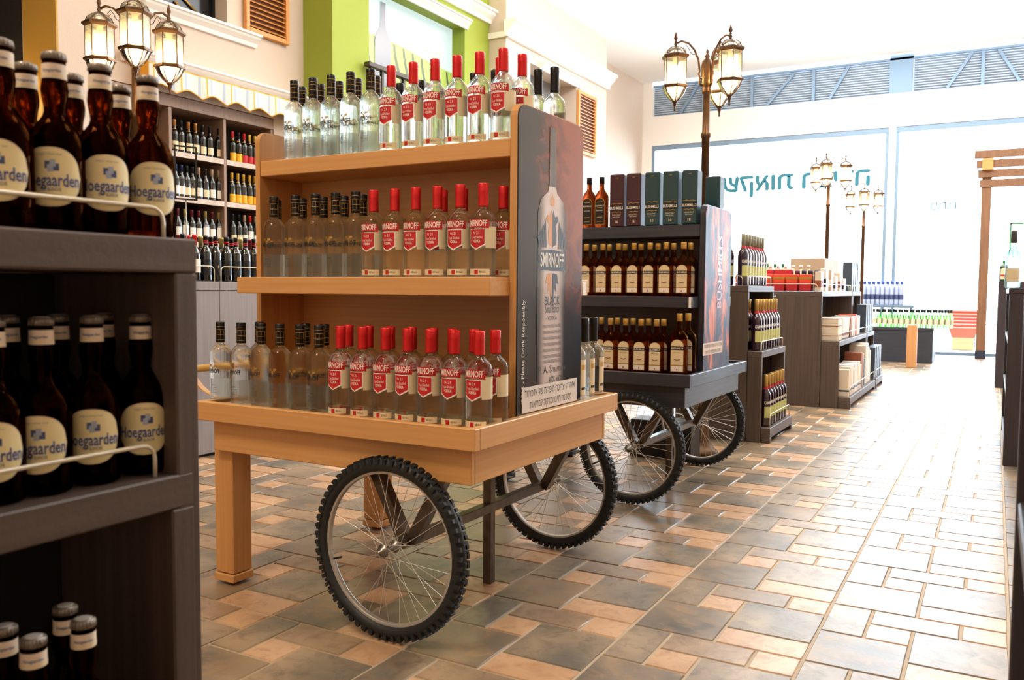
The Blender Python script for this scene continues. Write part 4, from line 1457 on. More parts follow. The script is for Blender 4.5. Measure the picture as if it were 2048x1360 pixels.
b.text('BUSHMILLS', .12, lambda a, c: (X_ + .0004, q.y - c, q.z + a), 2, .01, .42)
b.build('poster_print', [mat('strip_paper_warm', rgb(226, 200, 170), .4), LSMOKE, mat('poster_rust', rgb(190, 120, 90), .3)], po2)
# small carton with a bar code on the floor behind the black cart
bc = thing('barcode_carton', 'dark carton with white bar-code sticker on floor behind black cart', 'box', (-.93, 2.98, 0))
b = MB(); b.box(-.22, .22, -.1, .1, 0, .26, b=.004); b.build('carton', mat('dark_carton', rgb(40, 36, 36), .6), bc)
b = MB(); b.box(.02, .14, -.103, -.1, .10, .20)
for k in range(12):
    b.box(.045 + k * .006, .048 + k * .006 + (k % 3) * .0008, -.1045, -.103, .125, .19, 1)
b.build('barcode_sticker', [LWHITE, LBLACK], bc)


# ------------------------------------------------------------------ street lamps
def lantern_meshes():
    d = {}
    hexa = lambda r, z, a0=PI / 6: [(r * math.cos(a0 + k * PI / 3), r * math.sin(a0 + k * PI / 3), z) for k in range(6)]
    b = MB()
    for prof in ([(.078, 0), (.092, .004), (.094, .016), (.080, .024), (.074, .024), (.074, 0)], [(.074, .200), (.084, .200), (.098, .212), (.098, .224), (.080, .232), (.070, .232)]):
        b.lathe([(p[0], p[1]) for p in prof], 6, a0=PI / 6, smooth=False, caps=False)
    for k in range(6):
        a = PI / 6 + k * PI / 3
        c, s_ = math.cos(a), math.sin(a)
        b.tube([(.079 * c, .079 * s_, .02), (.079 * c, .079 * s_, .205)], .0032, 5)
        b.tube([(.080 * c, .080 * s_, .0), (.066 * c, .066 * s_, -.035), (.040 * c, .040 * s_, -.068), (.014 * c, .014 * s_, -.088)], .003, 5)
        b.tube([(.078 * c, .078 * s_, .230), (.066 * c, .066 * s_, .258), (.040 * c, .040 * s_, .278), (.010 * c, .010 * s_, .288)], .003, 5)
    b.lathe([(.014, -.082), (.022, -.084), (.020, -.094), (.010, -.100), (.013, -.112), (.008, -.120), (.005, -.142), (.008, -.150), (.004, -.156)], 10)
    b.lathe([(.012, .284), (.016, .288), (.008, .296), (.014, .304), (.007, .314), (.010, .322), (.007, .330), (.014, .342), (.0125, .352), (.004, .382), (.001, .390)], 10)
    d['frame'] = b.mesh('lantern', [IRON])
    panes = []
    H1, H2 = hexa(.079, .024), hexa(.079, .200)
    for k in range(6):
        b = MB(); k2 = (k + 1) % 6
        b.poly([H1[k], H1[k2], H2[k2], H2[k]])
        panes.append(b.mesh('pane', [LAMPG]))
    d['panes'] = panes
    b = MB(); b.lathe([(.078, .230), (.066, .257), (.040, .277), (.010, .286)], 12, caps=False); d['dome'] = b.mesh('glass_dome', [LAMPG])
    b = MB(); b.lathe([(.080, .0), (.066, -.034), (.040, -.066), (.014, -.086)], 12, caps=False); d['bowl'] = b.mesh('glass_bowl', [LAMPG])
    b = MB(); b.lathe([(.002, .045), (.022, .058), (.028, .085), (.028, .130), (.020, .155), (.015, .165)], 12); d['bulb'] = b.mesh('bulb', [BULB])
    b = MB(); b.lathe([(.017, .160), (.018, .205), (.028, .210)], 10); d['socket'] = b.mesh('socket', [mat('socket_ceramic', rgb(214, 190, 140), .5)])
    return d


LM = lantern_meshes()


def street_lamp(loc, zr, angs, label, power=5, dark=False):
    t = thing('street_lamp', label, 'lamp', (loc[0], loc[1], 0), group='street lamp posts with three lanterns')
    b = MB()
    b.lathe([(.13, 0), (.13, .02), (.10, .04), (.07, .10), (.05, .30), (.036, .36), (.030, .40), (.028, zr - .34), (.034, zr - .335), (.034, zr - .31), (.026, zr - .30), (.023, zr - .04), (.032, zr - .03), (.032, zr - .01), (.027, zr), (.034, zr + .015), (.040, zr + .03), (.040, zr + .16), (.034, zr + .19), (.012, zr + .21), (.018, zr + .225), (.006, zr + .24), (.011, zr + .255), (.002, zr + .275)], 14)
    b.build('post', IRON, t)
    rr = .222
    for a in angs:
        a = math.radians(a)
        c, s_ = math.cos(a), math.sin(a)
        b = MB()
        arm = [(.036, .02), (.050, .035), (.052, .08), (.060, .10), (.052, .12), (.062, .20), (.090, .265), (.130, .310), (.180, .325), (rr, .308)]
        b.tube([(x * c, x * s_, zr + z) for x, z in arm], .0075, 6)
        b.tube([(x * c, x * s_, zr + z) for x, z in ((.075, .235), (.100, .235), (.120, .25), (.130, .275), (.15, .30), (.17, .28), (.160, .265), (.15, .275))], .0026, 5)
        b.tube([(x * c, x * s_, zr + z) for x, z in ((.036, .06), (.06, .10))], .005, 5)
        b.build('arm', IRON, t)
        ln = link('lantern', LM['frame'], t, (rr * c, rr * s_, zr), a)
        for me in LM['panes']:
            link('pane', me, ln)
        link('glass_dome', LM['dome'], ln); link('glass_bowl', LM['bowl'], ln)
        link('bulb', LM['bulb'], ln); link('socket', LM['socket'], ln)
        l = bpy.data.lights.new('bulb_light', 'POINT')
        l.energy = power; l.color = (1, .70, .36); l.shadow_soft_size = .03
        lo = bpy.data.objects.new('bulb_light', l); COL.objects.link(lo); lo.parent = ln; lo.location = (0, 0, .03)
    return t


yaw_deg = math.degrees(-YAW)
def lamp_at(px, py, depth, zr, rel, label, power=5):
    p = CAM + ray(px, py) * depth
    # rel angles measured in camera frame: 0 = right, -90 = towards camera
    return street_lamp(p, zr, [a + yaw_deg - math.degrees(math.atan((px - 1024) / F_PX)) for a in rel], label, power)


lamp_at(1411, 300, 6.03, 2.57, (-47, 66, 193), 'bronze street lamp with three lit lanterns, rising between black cart and bitter rack', 7)
lamp_at(272, 180, 5.1, 2.495, (-90, 30, 150), 'bronze street lamp with three lit lanterns above the brown beer bottles', 12)
lamp_at(-40, 60, 7.2, 2.63, (-10, 110, 230), 'street lamp cut by the left photo edge, one lit lantern showing', 10)
lamp_at(1655, 450, 11.95, 2.68, (-100, 15, 140), 'distant street lamp before the shopfront glass, nearer of two above gift rack', 12)
lamp_at(1727, 450, 14.2, 2.56, (-90, 20, 160), 'farthest street lamp before the shopfront glass, beside the mullion', 12)


# ------------------------------------------------------------------ tiered racks
def wire_rail(parent, p0, p1, h, z, bend=.03):
    """bent wire along p0-p1 at shelf height z"""
    p0, p1 = Vector(p0), Vector(p1)
    u = (p1 - p0).normalized()
    P_ = [p0 + Vector((0, 0, z)), p0 + Vector((0, 0, z + h - bend))]
    for q in range(1, 5):
        a = PI / 2 * q / 4
        P_.append(p0 + u * (bend - bend * math.cos(a)) + Vector((0, 0, z + h - bend + bend * math.sin(a))))
    for q in range(0, 5):
        a = PI / 2 * q / 4
        P_.append(p1 - u * (bend - bend * math.sin(a)) + Vector((0, 0, z + h - bend + bend * math.cos(a))))
    P_.append(p1 + Vector((0, 0, z)))
    b = MB(); b.tube(P_, .0032, 6)
    return b.build('wire_rail', WIREW, parent)


def rack(label, xb, y0, y1, tiers, base_x, group=None, my=GREYY, mz=GREYZ, t=.05, rails=True, sgn=1, name='tiered_rack', base=True):
    """front faces +x (sgn 1). tiers: [(x_front, z_top)] from the top down."""
    r = thing(name, label, 'display rack', (xb, (y0 + y1) / 2, 0), group=group)
    ox, oy = xb, (y0 + y1) / 2
    B = lambda n_, m_, a, c, d_, e, f, g: (lambda bb: (bb.box(a - ox, c - ox, d_ - oy, e - oy, f, g, b=.003), bb.build(n_, m_, r))[1])(MB())
    px = xb
    for k, (xf, zt) in enumerate(tiers):
        inset = .012 * k
        B('shelf_board', my, xb if k == 0 else px, xf, y0 + inset + .0005, y1 - inset - .0005, zt - t, zt)
        zlow = 0.0 if base else (tiers[k + 1][1] if k + 1 < len(tiers) else 0)
        for (a, c) in ((y0 + inset, y0 + inset + .04), (y1 - inset - .04, y1 - inset)):
            B('side_panel', mz, xb if k == 0 else px + .0005, xf - .001, a, c, 0, zt - t - .0005)
        if k:
            B('shelf_board', my, px - .26 * sgn, px - .0005, y0 + .041, y1 - .041, zt - t, zt)
        if rails:
            wire_rail(r, (xf - ox - .015 * sgn, y0 - oy + .06, 0), (xf - ox - .015 * sgn, y1 - oy - .06, 0), .075, zt)
            if k == 0:
                wire_rail(r, (xb - ox + .10 * sgn, y0 - oy + .015, 0), (xf - ox - .05 * sgn, y0 - oy + .015, 0), .075, zt)
        px = xf
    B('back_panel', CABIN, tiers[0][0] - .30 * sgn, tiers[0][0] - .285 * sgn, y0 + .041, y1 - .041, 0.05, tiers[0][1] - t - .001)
    if base:
        z = .115
        B('shelf_board', my, tiers[0][0] - .28 * sgn, base_x - .0005, y0 + .041, y1 - .041, z - .03, z)
        B('kick_board', my, px + .0005 * sgn, base_x, y0 + .024, y1 - .024, z - .075, z + .0005)
        for yy in (y0 + .024, y1 - .074):
            B('rack_foot', mz, px + .0005 * sgn, base_x, yy, yy + .05, 0, z - .0755)
        if rails:
            wire_rail(r, (base_x - ox - .015 * sgn, y0 - oy + .08, 0), (base_x - ox - .015 * sgn, y1 - oy - .08, 0), .10, z)
    return r


# -- near rack with the brown beer bottles (left edge)
xm = on(1, -1.893, 375, 968).x
b0 = rack('dark grey-brown beer rack filling the left foreground', -.42, -3.15, -1.873, [(.022, 1.232), (xm, .885)], xm + .07, rails=False, base=True, name='beer_rack')
b = MB(); tmp = []
ox, oy = -.42, (-3.15 - 1.873) / 2
wire_rail(b0, (.012 - ox, -3.1 - oy, 0), (.012 - ox, -1.925 - oy, 0), .042, 1.232, .02)
wire_rail(b0, (xm - .012 - ox, -3.1 - oy, 0), (xm - .012 - ox, -1.94 - oy, 0), .048, .885, .02)
def beer(px_list, py, X, z, fmt, grp, rz0=1.05):
    for i, px in enumerate(px_list):
        p = on(0, X, px, py)
        spawn(HB, 'beer_bottle', (X, p.y, z + .0006), rz0 + random.uniform(-.25, .25), fmt.format(ORD[i]), 'bottle', grp)
beer((300, 206, 116, 10), 470, -.028, 1.232, 'brown wheat beer bottle, {} from right in front row on rack top', 'beer bottles in front row on the beer rack top', .95)
beer((245, 150, 58), 440, -.115, 1.232, 'brown wheat beer bottle, {} from right in back row on rack top', 'beer bottles in back row on the beer rack top')
beer((286, 190, 90, -8), 960, xm - .058, .885, 'brown wheat beer bottle, {} from right in front row on middle tier', 'beer bottles in front row on the beer rack middle tier', 1.0)
beer((213, 122, 22), 930, xm - .145, .885, 'brown wheat beer bottle, {} from right in back row on middle tier', 'beer bottles in back row on the beer rack middle tier')
for i, (px, py, ztop) in enumerate(((166, 1236, .735), (130, 1210, .735), (66, 1272, .735), (8, 1250, .735))):
    p = on(2, ztop, px, py)
    spawn(HB, 'beer_bottle', (p.x, p.y, .5006), 1.0, 'brown beer bottle in the dark lowest tier, %s from right' % ORD[i], 'bottle', 'beer bottles in the beer rack lowest tier')
b = MB(); b.box(-.39 - ox, xm + .0 - ox, -3.1 - oy, -1.94 - oy, .46, .50); b.build('shelf_board', GREYY, b0)

# -- bitter rack
rk = rack('grey-brown three-tier bitter rack beyond the black cart', -1.15, 3.85, 4.72, [(-.587, 1.203), (-.477, .700)], -.405)
for i, px in enumerate((1478, 1487, 1496, 1504, 1511, 1518, 1525, 1531)):
    p = on(0, -.650, px, 560)
    spawn(CB1, 'bitter_bottle', (-.650, 3.915 + i * .0875, 1.2036), .95, 'grey-capped plum bitter bottle, %s nearest on top tier of bitter rack' % ORD[i], 'bottle', 'grey-capped bitter bottles on the top tier front row')
for i in range(3):
    spawn(CB1, 'bitter_bottle', (-.76 - i * .09, 3.915, 1.2036), .3, 'grey-capped plum bitter bottle in end row of rack top, %s from the corner' % ORD[i + 1], 'bottle', 'grey-capped bitter bottles along the rack end')
for i in range(8):
    spawn(CB2, 'bitter_bottle', (-.545, 3.945 + i * .092, .7006), .95, 'gold-capped dark bitter bottle, %s nearest on middle tier of bitter rack' % ORD[i], 'bottle', 'gold-capped bitter bottles on the middle tier')
for i in range(2):
    spawn(CB2, 'bitter_bottle', (-.64, 3.96 + i * .13, .7006), .95, 'gold-capped dark bitter bottle behind front row on middle tier, %s nearest' % ORD[i], 'bottle', 'gold-capped bitter bottles behind the middle tier front row')
for i in range(7):
    spawn(CB2, 'bitter_bottle', (-.468, 3.975 + i * .096, .1156), .95, 'gold-capped dark bitter bottle, %s nearest on lowest tier of bitter rack' % ORD[i], 'bottle', 'gold-capped bitter bottles on the lowest tier')

# -- gift rack and what stands on it
rack('grey-brown gift rack with cartons beyond the bitter rack', -1.35, 6.23, 8.32, [(-.449, 1.162), (-.275, .667)], -.160)
rack('grey-brown rack with slate-grey boxes behind the gift rack', -1.35, 8.36, 9.08, [(-.449, 1.162), (-.275, .667)], -.160)


def carton(label, m_, x0, x1, y0, y1, z0, z1, group, lid=None, name='carton', cat='carton', T=None, band=None):
    b = MB()
    if T: b.T = T
    b.box(x0, x1, y0, y1, z0, z1, 0, .003)
    ms = [m_]
    if band:
        f0, f1, m2 = band
        b.box(x0 - .0015, x1 + .0015, y0 - .0015, y1 + .0015, z0 + (z1 - z0) * f0, z0 + (z1 - z0) * f1, 1)
        ms.append(m2)
    o = b.build(name, ms)
    tag(o, label, cat, group)
    return o


for i in range(6):
    x = -1.33 + i * .13
    carton('orange carton, %s from left at the gift rack near end' % ORD[i], CARDO, x, x + .108, 6.27, 6.37, 1.1626 + .085, 1.1626 + .17, 'orange cartons at the gift rack near end', band=(.45, .7, GOLD))
    carton('red and cream striped carton under an orange one, %s from left' % ORD[i], CARDR, x, x + .108, 6.27, 6.37, 1.1626, 1.1626 + .084, 'striped cartons under the orange ones', band=(.0, .0, LCREAM))
    b = MB(); b.box(x + .035, x + .08, 6.266, 6.2695, 1.166, 1.244)
for i in range(3):
    x = -1.34 + i * .19
    carton('crimson carton with cream window behind the orange cartons, %s from left' % ORD[i], mat('crimson_carton', rgb(196, 40, 54), .5), x, x + .175, 6.42, 6.52, 1.1626, 1.1626 + .235, 'crimson cartons behind the orange ones', band=(.93, 1.0, LWHITE))
PLUM = mat('plum_lid', rgb(90, 30, 60), .4); NAVY = mat('navy_lid', rgb(30, 38, 66), .4)
def jar_kind(lid):
    k = Kind()
    b = MB(); b.lathe([(.028, 0), (.030, .01), (.030, .15), (.022, .17)], 12); k.add('glass_body', b, mat('jar_wine', rgb(90, 30, 44), .15, coat=.4))
    b = MB(); b.lathe([(.025, .165), (.025, .21), (.02, .215)], 12); k.add('lid', b, lid)
    return k
JP, JN = jar_kind(PLUM), jar_kind(NAVY)
for i in range(7):
    x = -.80 + i * .064
    if i < 2: spawn(JP, 'liqueur_bottle', (x, 6.46, 1.1626), 0, 'small plum-capped bottle behind orange cartons, %s of two' % ('left', 'right')[i], 'bottle', 'small bottles behind the orange cartons')
    elif x < -.50: spawn(JN, 'liqueur_bottle', (x, 6.46, 1.1626), 0, 'small navy-capped bottle behind orange cartons, %s from left' % ORD[i - 2], 'bottle', 'small bottles behind the orange cartons')
CREAMK = Kind()
b = MB(); b.lathe([(.03, 0), (.034, .01), (.034, .17), (.014, .21), (.014, .25)], 12); CREAMK.add('glass_body', b, LCREAM)
b = MB(); b.lathe([(.017, .24), (.017, .275)], 10); CREAMK.add('cap', b, mat('pale_pink_cap', rgb(236, 206, 186), .4))
for i in range(9):
    spawn(CREAMK, 'liqueur_bottle', (-1.28 + i * .078, 6.62, 1.1626), 0, 'cream bottle in the row behind red cartons, %s from left' % ORD[i], 'bottle', 'cream bottles on the gift rack')
GCAPK = Kind()
b = MB(); b.lathe([(.03, 0), (.034, .01), (.034, .19), (.014, .23), (.014, .27)], 12); GCAPK.add('glass_body', b, LWHITE)
b = MB(); b.lathe([(.017, .26), (.017, .30)], 10); GCAPK.add('cap', b, mat('forest_cap', rgb(40, 110, 70), .4))
for i in range(4):
    spawn(GCAPK, 'liqueur_bottle', (-1.22 + i * .085, 6.84, 1.1626), 0, 'green-capped white bottle behind cream bottles, %s from left' % ORD[i], 'bottle', 'green-capped bottles on the gift rack')
for i in range(2):
    carton('small striped tin on the gift rack back row, %s of two' % ('left', 'right')[i], LWHITE, -1.34 + i * .13, -1.26 + i * .13, 7.0, 7.08, 1.1626, 1.1626 + .33, 'striped tins on the gift rack', band=(.3, .5, CARDB), cat='tin', name='striped_tin')
for i in range(12):
    y = 7.0 + i * .078
    carton('tall tan carton in the long row on gift rack, %s nearest' % ORD[i], CARDT, -.92, -.56, y, y + .066, 1.1626, 1.1626 + .36, 'tall tan cartons on the gift rack', band=(.55, .56, CARDB))
mats_ = (CARDC, CARDW, CARDT, CARDW, CARDC, CARDW)
hs = (.20, .24, .23, .17, .21, .15)
for i in range(6):
    y = 6.30 + i * .30
    carton('pale gift carton on the rack top front edge, %s nearest' % ORD[i], mats_[i], -.535, -.475, y, y + .14, 1.1626, 1.1626 + hs[i], 'pale gift cartons on the rack top', band=(.2, .55, (CARDB, NAVY, CARDC, NAVY, CARDB, NAVY)[i]))
# middle tier: stacked pale boxes and leaning books
for i, (z0, z1) in enumerate(((.6676, .735), (.7356, .84), (.8406, .90))):
    carton('pale stacked gift box at near end of middle tier, %s from bottom' % ORD[i], CARDC, -.52, -.30, 6.30, 6.56, z0, z1, 'stacked gift boxes on the middle tier', band=(.75, .82, CARDB))
for i in range(6):
    y = 6.70 + i * .075
    T = Matrix.Translation((-.40, y, .6752)) @ Matrix.Rotation(-.22, 4, 'X')
    carton('pale book leaning on the gift rack middle tier, %s nearest' % ORD[i], CARDW, -.09, .09, 0, .03, .0, .22, 'leaning books on the middle tier', T=T, name='book', cat='book', band=(.15, .25, CARDB))
for i in range(6):
    y = 7.22 + i * .13
    carton('upright gift box on the middle tier far half, %s nearest' % ORD[i], (CARDB, CARDC, CARDW, CARDO, CARDC, CARDW)[i], -.50, -.31, y, y + (.05, .09, .09, .06, .10, .09)[i], .6676, .6676 + (.21, .23, .22, .24, .20, .22)[i], 'upright gift boxes on the middle tier')
carton('grey flat box lying on the stacked gift boxes', LGREY, -.54, -.36, 6.66, 7.15, .925, .955, None) if False else None
# lowest tier
for i in range(9):
    y = 6.31 + i * .105
    carton('white gift bag box on the lowest tier, %s nearest' % ORD[i], (CARDC, CARDC, CARDW, CARDC, CARDW, CARDW, CARDC, CARDW, CARDC)[i], -.36, -.185, y, y + .075, .1156, .1156 + (.27, .29, .30, .26, .30, .28, .29, .3, .26)[i], 'white gift boxes on the lowest tier', band=(.18, .24, NAVY))
for i in range(7):
    y = 7.32 + i * .12
    carton('tall box on the lowest tier far half, %s nearest' % ORD[i], (CARDB, CARDT, SLATE, CARDC, CARDW, CARDW, CARDC)[i], -.38, -.20, y, y + .08, .1156, .1156 + (.38, .36, .30, .44, .46, .40, .36)[i], 'tall boxes on the lowest tier')
for k, (xf, z, h) in enumerate(((-.475, 1.1626, .36), (-.30, .6676, .34), (-.185, .1156, .38))):
    for i in range(4):
        y = 8.42 + i * .17
        carton('slate-grey tall box on the %s tier of slate rack, %s nearest' % (('top', 'middle', 'lowest')[k], ORD[i]), SLATE, xf - .11, xf, y, y + .11, z, z + h, 'slate boxes on the %s tier' % ('top', 'middle', 'lowest')[k])

# -- green bottles table, timber post, water pack
tb = thing('display_table', 'dark low display table carrying green bottles in front of the shopfront', 'table', (-.4, 12.8, 0))
b = MB(); b.box(-.75, .60, 0, .9, .53, .58, b=.004); b.build('table_top', BLKX, tb)
b = MB(); b.box(-.74, .59, .01, .03, 0, .53); b.build('front_panel', BLKX, tb)
for x in (-.74, .56):
    b = MB(); b.box(x, x + .03, .03, .89, 0, .53); b.build('side_panel', BLKZ, tb)
for i in range(14):
    spawn(GB, 'green_bottle', (-.72 + i * .086, 12.87, .5806), 0, 'lime green bottle in table front row, %s from left' % ORD[i], 'bottle', 'lime green bottles in front row on the dark table')
for i in range(14):
    spawn(GB, 'green_bottle', (-.68 + i * .086, 12.97, .5806), 0, 'lime green bottle in table back row, %s from left' % ORD[i], 'bottle', 'lime green bottles in back row on the dark table')
p = on(1, 11.8, 1822, 735)
b = MB(); b.box(p.x - .07, p.x + .07, 11.75, 11.89, 0, .66, b=.006)
tag(b.build('timber_post', mat('pine_post', rgb(206, 150, 96), .6, noise=((30, 30, 2), .5, rgb(180, 120, 70)))), 'short pine post standing before the green bottle table', 'post')
tb2 = thing('pallet_stand', 'pale metal stand carrying the blue-capped water pack behind green bottles', 'stand', (-.75, 14.0, 0))
b = MB(); b.box(-.65, .55, 0, .5, .88, .93, b=.004); b.build('stand_top', ALU, tb2)
for x in (-.62, .48):
    b = MB(); b.box(x, x + .05, .02, .48, 0, .88); b.build('stand_side', ALU, tb2)
for j in range(2):
    for i in range(11):
        b = MB()
        b.lathe([(.034, 0), (.037, .01), (.037, .28), (.035, .33), (.020, .37), (.016, .38)], 10, 0)
        b.lathe([(.026, .375), (.026, .42), (.022, .425)], 10, 1)
        b.lathe([(.0377, .10, 2), (.0377, .19, 2)], 10, 2, caps=False)
        o = b.build('water_bottle', [WATER, BLUEC, LBLUE])
        o.location = (-1.20 + i * .078, 14.12 + j * .12, .9306)
        tag(o, 'blue-capped water bottle on the stand, %s row, %s from left' % (('front', 'back')[j], ORD[i]), 'bottle', 'blue-capped water bottles on the stand')

# -- shopping baskets, carton, trolley outside
crx = on(1, 16.9, 1925, 700)
for n_, (w_, z0, z1) in enumerate(((.40, .0, .25),)):
    b = MB(); b.box(crx.x - .20, crx.x + .20, 16.85, 17.15, 0, .25, b=.004)
    b.box(crx.x - .19, crx.x + .19, 16.84, 16.851, .16, .20)
    tag(b.build('cardboard_box', KRAFT), 'cardboard box on the pavement under the orange shopping baskets', 'box')
def basket_mesh():
    b = MB()
    lo, hi, h = (.21, .15), (.27, .19), .22
    n = 4
    c0 = [b.av((sx * lo[0], sy * lo[1], 0)) for sx, sy in ((-1, -1), (1, -1), (1, 1), (-1, 1))]
    c1 = [b.av((sx * hi[0], sy * hi[1], h)) for sx, sy in ((-1, -1), (1, -1), (1, 1), (-1, 1))]
    d0 = [b.av((sx * (lo[0] - .006), sy * (lo[1] - .006), .006)) for sx, sy in ((-1, -1), (1, -1), (1, 1), (-1, 1))]
    d1 = [b.av((sx * (hi[0] - .006), sy * (hi[1] - .006), h)) for sx, sy in ((-1, -1), (1, -1), (1, 1), (-1, 1))]
    b.face(c0[::-1]); b.face(d0)
    for k in range(4):
        k2 = (k + 1) % 4
        b.face((c0[k], c0[k2], c1[k2], c1[k])); b.face((d0[k2], d0[k], d1[k], d1[k2])); b.face((c1[k], c1[k2], d1[k2], d1[k]))
    for (x0, x1, y0, y1) in ((-.29, .29, -.205, -.188), (-.29, .29, .188, .205), (-.29, -.268, -.205, .205), (.268, .29, -.205, .205)):
        b.box(x0, x1, y0, y1, h - .022, h, 1)
    return b.mesh('basket_shell', [BASKET, mat('basket_rim', rgb(244, 150, 130), .4)])
BM = basket_mesh()
b = MB(); b.tube([(-.27, 0, .2), (-.265, .03, .26), (-.1, .1, .27), (.1, .1, .27), (.265, .03, .26), (.27, 0, .2)], .007, 5)
HM = b.mesh('handle', [mat('pale_plastic', rgb(240, 170, 150), .4)])
for i in range(6):
    t = thing('shopping_basket', 'orange plastic shopping basket nested in the stack outside, %s from bottom' % ORD[i], 'basket', (crx.x, 17.0, .2506 + i * .068), group='nested shopping baskets')
    link('basket_shell', BM, t); link('handle', HM, t)
tr = on(1, 18.0, 1975, 680)
t = thing('shopping_trolley', 'red shopping trolley outside, half hidden by the pergola post', 'trolley', (tr.x, 18.0, 0))
REDW = mat('red_wire', rgb(220, 40, 44), .4)
b = MB()
for k in range(7):
    z = .42 + k * .07; w_ = .24 + k * .008
    b.tube([(-w_, -.3, z), (w_, -.3, z), (w_, .3, z), (-w_, .3, z)], .006, 5, closed=True)
for k in range(9):
    x = -.24 + k * .06
    b.tube([(x, -.3, .42), (x * 1.15, -.3, .84)], .005, 5); b.tube([(x, .3, .42), (x * 1.15, .3, .84)], .005, 5); b.tube([(x, -.3, .42), (x, .3, .42)], .005, 5)
b.build('basket_cage', REDW, t)
b = MB(); b.tube([(-.24, -.3, .42), (-.24, -.32, .12), (-.24, .32, .12), (-.24, .42, .95), (.24, .42, .95), (.24, .32, .12), (.24, -.32, .12), (.24, -.3, .42)], .011, 6); b.build('trolley_frame', REDW, t)
for sx in (-.24, .24):
    for sy in (-.30, .30):
        b = MB(); b.T = Matrix.Translation((sx, sy, .06)) @ Matrix.Rotation(PI / 2, 4, 'Y'); b.lathe([(.05, -.015), (.06, -.01), (.06, .01), (.05, .015)], 14); b.build('castor', RUB, t)

# -- pergola over the doorway
pg = on(1, 14.5, 1960, 716)
t = thing('pergola', 'brown timber pergola post and slatted beam by the doorway', 'pergola', (pg.x, 14.5, 0))
b = MB(); b.box(-.075, .075, -.075, .075, .14, 3.30, b=.006); b.build('post', PLANK, t)
b = MB(); b.box(-.082, .082, -.082, .082, 0, .14, b=.004); b.build('post_shoe', mat('navy_shoe', rgb(36, 40, 60), .5), t)
for k in range(4):
    z = 3.62 - k * .165
    b = MB(); b.box(-.20 + k * .03, 1.9, -.19 + k * .03, -.08 + k * .03, z - .13, z, b=.004); b.build('plank', PLANK, t)
b = MB(); b.box(-.08, .09, -.20, .1, 3.28, 3.48, b=.004); b.build('post_cap', SHUT, t)
b = MB(); b.box(1.75, 1.9, -.075, .075, 0, 3.30, b=.006); b.build('post', PLANK, t)

# -- right-hand racks
def right_unit(label, x0, x1, y0, y1, z, name='wine_rack'):
    r = thing(name, label, 'display rack', (x0, y0, 0), group='dark racks along the right side')
    B = lambda n_, m_, *q: (lambda bb: (bb.box(*q, b=.003), bb.build(n_, m_, r))[1])(MB())
    W_, D_ = x1 - x0, y1 - y0
    DK = BLKZ
    B('side_panel', DKP, 0.0, W_, 0, .04, 0, z - .04)
    B('side_panel', DKP, 0.0, W_, D_ - .04, D_, 0, z - .04)
    B('shelf_board', DKP, -.004, W_, 0, D_, z - .0395, z)
    for zz in (.12, .48, .84):
        if zz < z - .1: B('shelf_board', DKP, .002, W_ - .02, .0405, D_ - .0405, zz - .03, zz)
    B('back_panel', DKP, W_ - .02, W_, .0405, D_ - .0405, 0, z - .04)
    return r
DKP = mat('dark_panel', rgb(58, 50, 54), .45, noise=((60, 60, 2), .6, rgb(38, 32, 36)))
right_unit('dark rack end at the right aisle side, tall clear bottle on top', 1.140, 1.75, 3.85, 5.6, 1.195)
right_unit('farther narrow dark rack on the right side, green-capped bottle on top', 1.085, 1.75, 9.3, 11.0, 1.30)
right_unit('blurred grey rack edge at the right border of the foreground', 1.100, 1.60, -2.3, -1.2, 1.27)
TB = Kind()
b = MB(); b.lathe([(.040, 0), (.046, .006), (.046, .19), (.040, .235), (.022, .265), (.016, .28), (.015, .33)], 18); TB.add('glass_body', b, glass_mat('pale_steel_glass', (.55, .68, .68, 1), .4))
b = MB(); b.lathe([(.019, .30), (.019, .365), (.021, .37), (.019, .385)], 14); TB.add('cap', b, mat('pewter_cap', rgb(90, 92, 94), .4, .4))
b = MB(); b.patch(.0466, -.9, .9, .04, .13, 0, 8); TB.add('paper_label', b, LCREAM)
p = on(1, 3.93, 2018, 560)
spawn(TB, 'spirit_bottle', (p.x + .02, 3.93, 1.1956), 0, 'tall clear bottle with pewter cap on the right aisle rack', 'bottle')
p = on(1, 9.4, 2002, 585)
JG = Kind()
b = MB(); loft(b, [(.046, .03, 0), (.048, .032, .01), (.048, .032, .17), (.035, .028, .20), (.016, .016, .215), (.015, .015, .235)], 16); JG.add('glass_body', b, LIQ)
b = MB(); b.lathe([(.017, .225), (.017, .255), (.014, .26)], 12); JG.add('cap', b, mat('leaf_cap', rgb(40, 150, 80), .4))
b = MB(); b.poly([(-.032, -.0328, .03), (.032, -.0328, .03), (.032, -.0328, .15), (0, -.0328, .17), (-.032, -.0328, .15)], 0); b.poly([(-.03, -.0334, .065), (.03, -.0334, .065), (.03, -.0334, .085), (-.03, -.0334, .085)], 1)
JG.add('paper_label', b, [LCREAM, LRED])
spawn(JG, 'liqueur_bottle', (p.x + .02, 9.42, 1.3006), 0, 'dark green liqueur bottle with leaf green cap on farther right rack', 'bottle')

